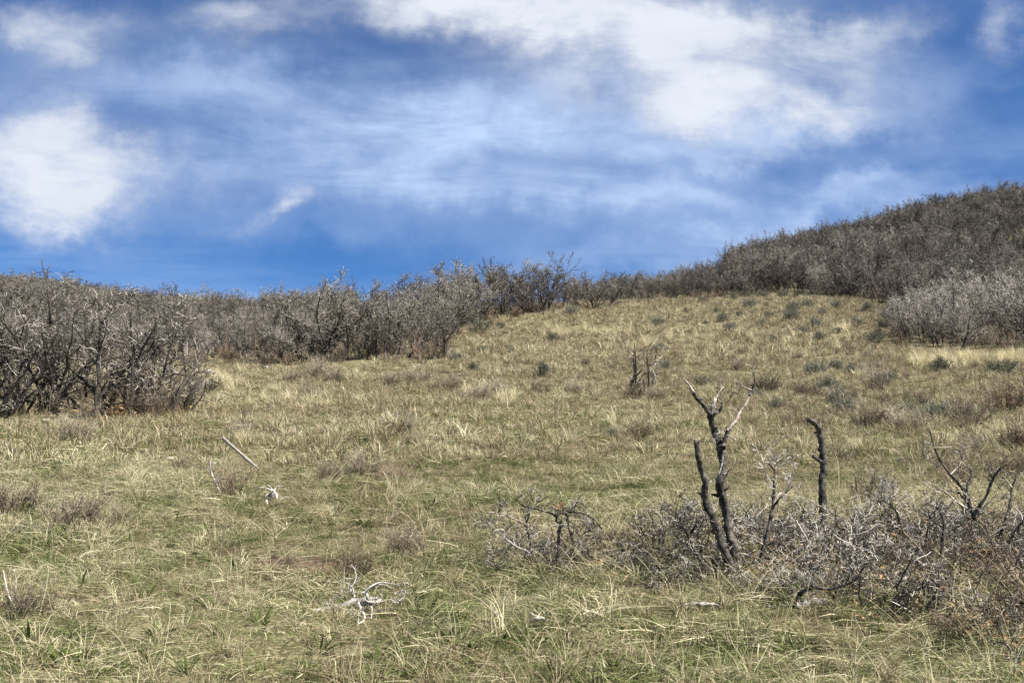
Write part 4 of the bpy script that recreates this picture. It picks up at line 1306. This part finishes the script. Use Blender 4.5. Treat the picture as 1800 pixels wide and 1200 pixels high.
# ------------------------------------------------------------------ low oak sprouts: the tangle around the dead trunks
def make_brush(seed, mat):
    rng = np.random.default_rng(seed)
    segs = []
    cfg = dict(levels=4, seg=[5, 4, 3, 2], wob=[0.28, 0.42, 0.5, 0.5], up=[0.05, 0.03, 0.03, 0.03], taper=[0.45, 0.45, 0.5, 0.6], rmin=0.0021, kids=[5, 4, 2, 0],
               ratio=[0.55, 0.55, 0.55], rcap=[0.0055, 0.004, 0.0028], ang=[(30, 80), (30, 80), (30, 85)])
    cfg['from'] = [0.15, 0.1, 0.1]
    for s in range(9):
        a = rng.uniform(0, 2 * pi); tl = radians(rng.uniform(5, 68)); rad = 0.12 * math.sqrt(rng.random())
        grow(segs, [cos(a) * rad, sin(a) * rad, -0.04], np.array([cos(a) * sin(tl), sin(a) * sin(tl), cos(tl)]), rng.uniform(0.22, 0.48), 0.007 * rng.uniform(.6, 1.2), 0, rng, cfg)
    s_, t_ = MB(), MB()
    for lv, P, rad in segs:
        if lv == 0: s_.tube(P, rad, 5, c=np.clip(rng.normal(.4, .2), 0, 1))
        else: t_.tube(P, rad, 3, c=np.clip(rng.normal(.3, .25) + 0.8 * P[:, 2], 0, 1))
    return s_.build('stems', M_TRUNK, link=False), t_.build('twigs', mat, link=False)


BR = [make_brush(800 + i, M_BRUSH) for i in range(7)]
M_REDBRUSH = bark_mat('red_brown_twigs', (0.040, 0.026, 0.018), (0.34, 0.26, 0.19), 0.3, 1.0, 5.0, 1.0, 0.3)
RB = [make_brush(830 + i, M_REDBRUSH) for i in range(3)]


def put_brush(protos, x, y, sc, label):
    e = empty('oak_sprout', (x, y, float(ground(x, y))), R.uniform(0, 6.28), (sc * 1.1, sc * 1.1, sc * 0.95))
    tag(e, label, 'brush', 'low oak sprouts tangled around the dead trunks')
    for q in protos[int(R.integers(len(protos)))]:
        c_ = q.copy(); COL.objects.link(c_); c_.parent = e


pts = []
tries = 0
while len(pts) < 80 and tries < 6000:
    tries += 1
    px, v = R.uniform(880, 1840), R.uniform(870, 1170)
    lo = np.interp(px, [880, 950, 1150, 1300, 1800, 1840], [985, 960, 940, 930, 930, 930]); hi = np.interp(px, [880, 1000, 1200, 1400, 1600, 1840], [1000, 1010, 1030, 1050, 1110, 1180])
    if not lo < v < hi: continue
    x, y = at(px, v)
    if any((x - a) ** 2 + (y - b_) ** 2 < 0.23 ** 2 for a, b_ in pts): continue
    pts.append((x, y))
    if px > 1590 and v > 1010 and R.random() < .5:
        put_brush(RB, x, y, R.uniform(.6, 1.0), 'reddish-brown low brush in the dense corner at the lower right')
    else:
        put_brush(BR, x, y, R.uniform(.5, 1.05) * (0.8 if px < 1150 else 1), 'low grey-brown oak sprout in the tangle around the dead trunks')

# fallen oak leaves under the brush and under the left clump
lk = []
for k_ in range(5):
    mb = MB()
    for i in range(26):
        p = np.array([R.normal(0, .12), R.normal(0, .12), abs(R.normal(0, .02)) + .005]); a = unit(R.normal(0, 1, 3) * [1, 1, .4]); b_ = unit(np.cross(a, [R.normal(0, .4), R.normal(0, .4), 1])); L = R.uniform(.02, .05)
        c_ = unit(np.cross(a, b_)) * L * R.normal(0, .2)
        mb.add([p, p + a * L * .5 + b_ * L * .27 + c_, p + a * L, p + a * L * .5 - b_ * L * .27 + c_], [[0, 1, 2, 3]], R.random())
    lk.append(mb.build('leaves', M_DEADLEAF, link=False))
xl, yl = wedge(4.5, 11, 22)
px, v = project(xl, yl, base_z(xl, yl))
k = BRUSH_ZONE(px, v) & (px > 920) & (vnoise(xl, yl, 1.8) > 0.0) & (v > 930)
xl, yl = xl[k], yl[k]
ql = np.array([at(R.normal(245, 70), R.normal(722, 8)) for _ in range(70)] + [at(R.normal(240, 14), R.normal(718, 4)) for _ in range(25)])
s1 = np.concatenate([R.uniform(.7, 1.2, len(xl)), R.uniform(1.2, 2.2, len(ql))])
xl = np.concatenate([xl, ql[:, 0]]); yl = np.concatenate([yl, ql[:, 1]])
scatter('fallen_leaves', lk, np.c_[xl, yl, ground(xl, yl) + .01], np.c_[R.normal(0, .15, (len(xl), 2)), R.uniform(0, 6.28, len(xl))], s1, R.integers(0, 5, len(xl)), 'dry brown oak leaves littering the ground')

# gopher mound: crumbly earth
ck = []
for k_ in range(4):
    mb = MB(); n_, kk = 5, 7; V = []
    for i in range(n_):
        th = pi * (i + .2) / (n_ - .6)
        for j in range(kk):
            rr = 1 + R.normal(0, .18); ph = 2 * pi * j / kk
            V.append([rr * sin(th) * cos(ph), rr * sin(th) * sin(ph), .7 * rr * cos(th)])
    mb.add(np.array(V), [[i * kk + j, i * kk + (j + 1) % kk, (i + 1) * kk + (j + 1) % kk, (i + 1) * kk + j] for i in range(n_ - 1) for j in range(kk)] + [[0, 1, 2, 3], [0, 3, 4, 5]], R.random())
    ck.append(mb.build('clod', M_EARTH, link=False))
nC = 1500
rr = np.sqrt(R.random(nC)) * (1 + R.normal(0, .08, nC)); ph = R.uniform(0, 6.28, nC)
xc, yc = MOUND[0] + .36 * rr * np.cos(ph), MOUND[1] + .24 * rr * np.sin(ph)
scatter('loose_earth', ck, np.c_[xc, yc, ground(xc, yc)], R.uniform(0, 6.28, (nC, 3)), np.exp(R.normal(-4.95, .5, nC)), R.integers(0, 4, nC), 'brown crumbly earth of a gopher mound in the grass')
th = np.linspace(0, 2 * pi, 33)[:-1]
V = []
for r_ in np.linspace(0.02, 1.0, 9):
    for t_ in th:
        k_ = r_ * (1 + .10 * sin(3 * t_ + 1) + .06 * sin(7 * t_)) if r_ > .5 else r_
        x_, y_ = MOUND[0] + .37 * k_ * cos(t_), MOUND[1] + .24 * k_ * sin(t_)
        V.append([x_, y_, float(ground(x_, y_)) + .012])
mb = MB(); mb.add(np.array(V), [[i * 32 + j, i * 32 + (j + 1) % 32, (i + 1) * 32 + (j + 1) % 32, (i + 1) * 32 + j] for i in range(8) for j in range(32)])
tag(mb.build('bare_ground', M_EARTH, smooth=True), kind='structure')

# ------------------------------------------------------------------ green broad-leaved plants
def make_rosette(seed):
    rng = np.random.default_rng(seed)
    mb = MB()
    n_ = int(rng.integers(7, 16))
    for i in range(n_):
        az = 2 * pi * i / n_ + rng.normal(0, .3); th = radians(rng.uniform(2, rng.uniform(25, 75))); L = rng.uniform(.08, .18); w = L * rng.uniform(.035, .075)
        p = np.array([0.012 * cos(az), 0.012 * sin(az), -.01]); s_ = np.array([-sin(az), cos(az), 0]); V = []; tw = rng.normal(0, .4)
        tone = rng.random(); m_ = 6
        for k_ in range(m_ + 1):
            f = k_ / m_; ww = w * (0.35 + 1.3 * f) if f < .45 else w * 0.94 * (1 - ((f - .45) / .55) ** 1.6) + .001
            dd = np.array([cos(az) * sin(th), sin(az) * sin(th), cos(th)])
            nn = unit(np.cross(s_, dd)); sr = unit(s_ * cos(tw) + nn * sin(tw))
            V += [p - sr * ww + nn * ww * .45, p, p + sr * ww + nn * ww * .45]
            p = p + dd * L / m_; th += radians(rng.uniform(4, 15))
        Q = [[3 * k_ + j, 3 * k_ + j + 1, 3 * k_ + 4 + j, 3 * k_ + 3 + j] for k_ in range(m_) for j in (0, 1)]
        mb.add(np.array(V), Q, tone)
    return mb.build('green_plant', M_GREENLEAF, link=False)


RO = [make_rosette(900 + i) for i in range(12)]
gp = []
for i, (px, v) in enumerate([(138, 1044), (256, 1061), (49, 1153), (78, 1164), (125, 1151), (271, 1142), (265, 1193), (102, 1187), (327, 1198), (371, 1082), (142, 1191), (413, 1011), (562, 1155),
                             (716, 1006), (756, 1075), (663, 1164), (711, 1189), (460, 1111), (725, 1129), (791, 1118), (825, 1142), (971, 1189), (1078, 1173), (758, 900), (687, 897), (807, 853),
                             (873, 880), (795, 783), (950, 877), (187, 880), (120, 955), (249, 909), (53, 911), (309, 918), (545, 1190), (880, 1120), (20, 1080), (470, 930), (1170, 1110), (350, 945), (640, 930), (835, 905)]):
    x, y = at(px, v)
    o = RO[i % 12].copy(); o.name = 'green_plant'; COL.objects.link(o)
    s_ = R.uniform(.75, 1.1)
    o.location = (x, y, float(ground(x, y))); o.rotation_euler = (R.normal(0, .08), R.normal(0, .08), R.uniform(0, 6.28)); o.scale = (s_, s_, s_ * R.uniform(.8, 1.1))
    tag(o, 'x', 'plant', 'green broad-leaved plants in the grass')
    gp.append((o, px, v, 'green long-leaved plant'))
relabel(gp)
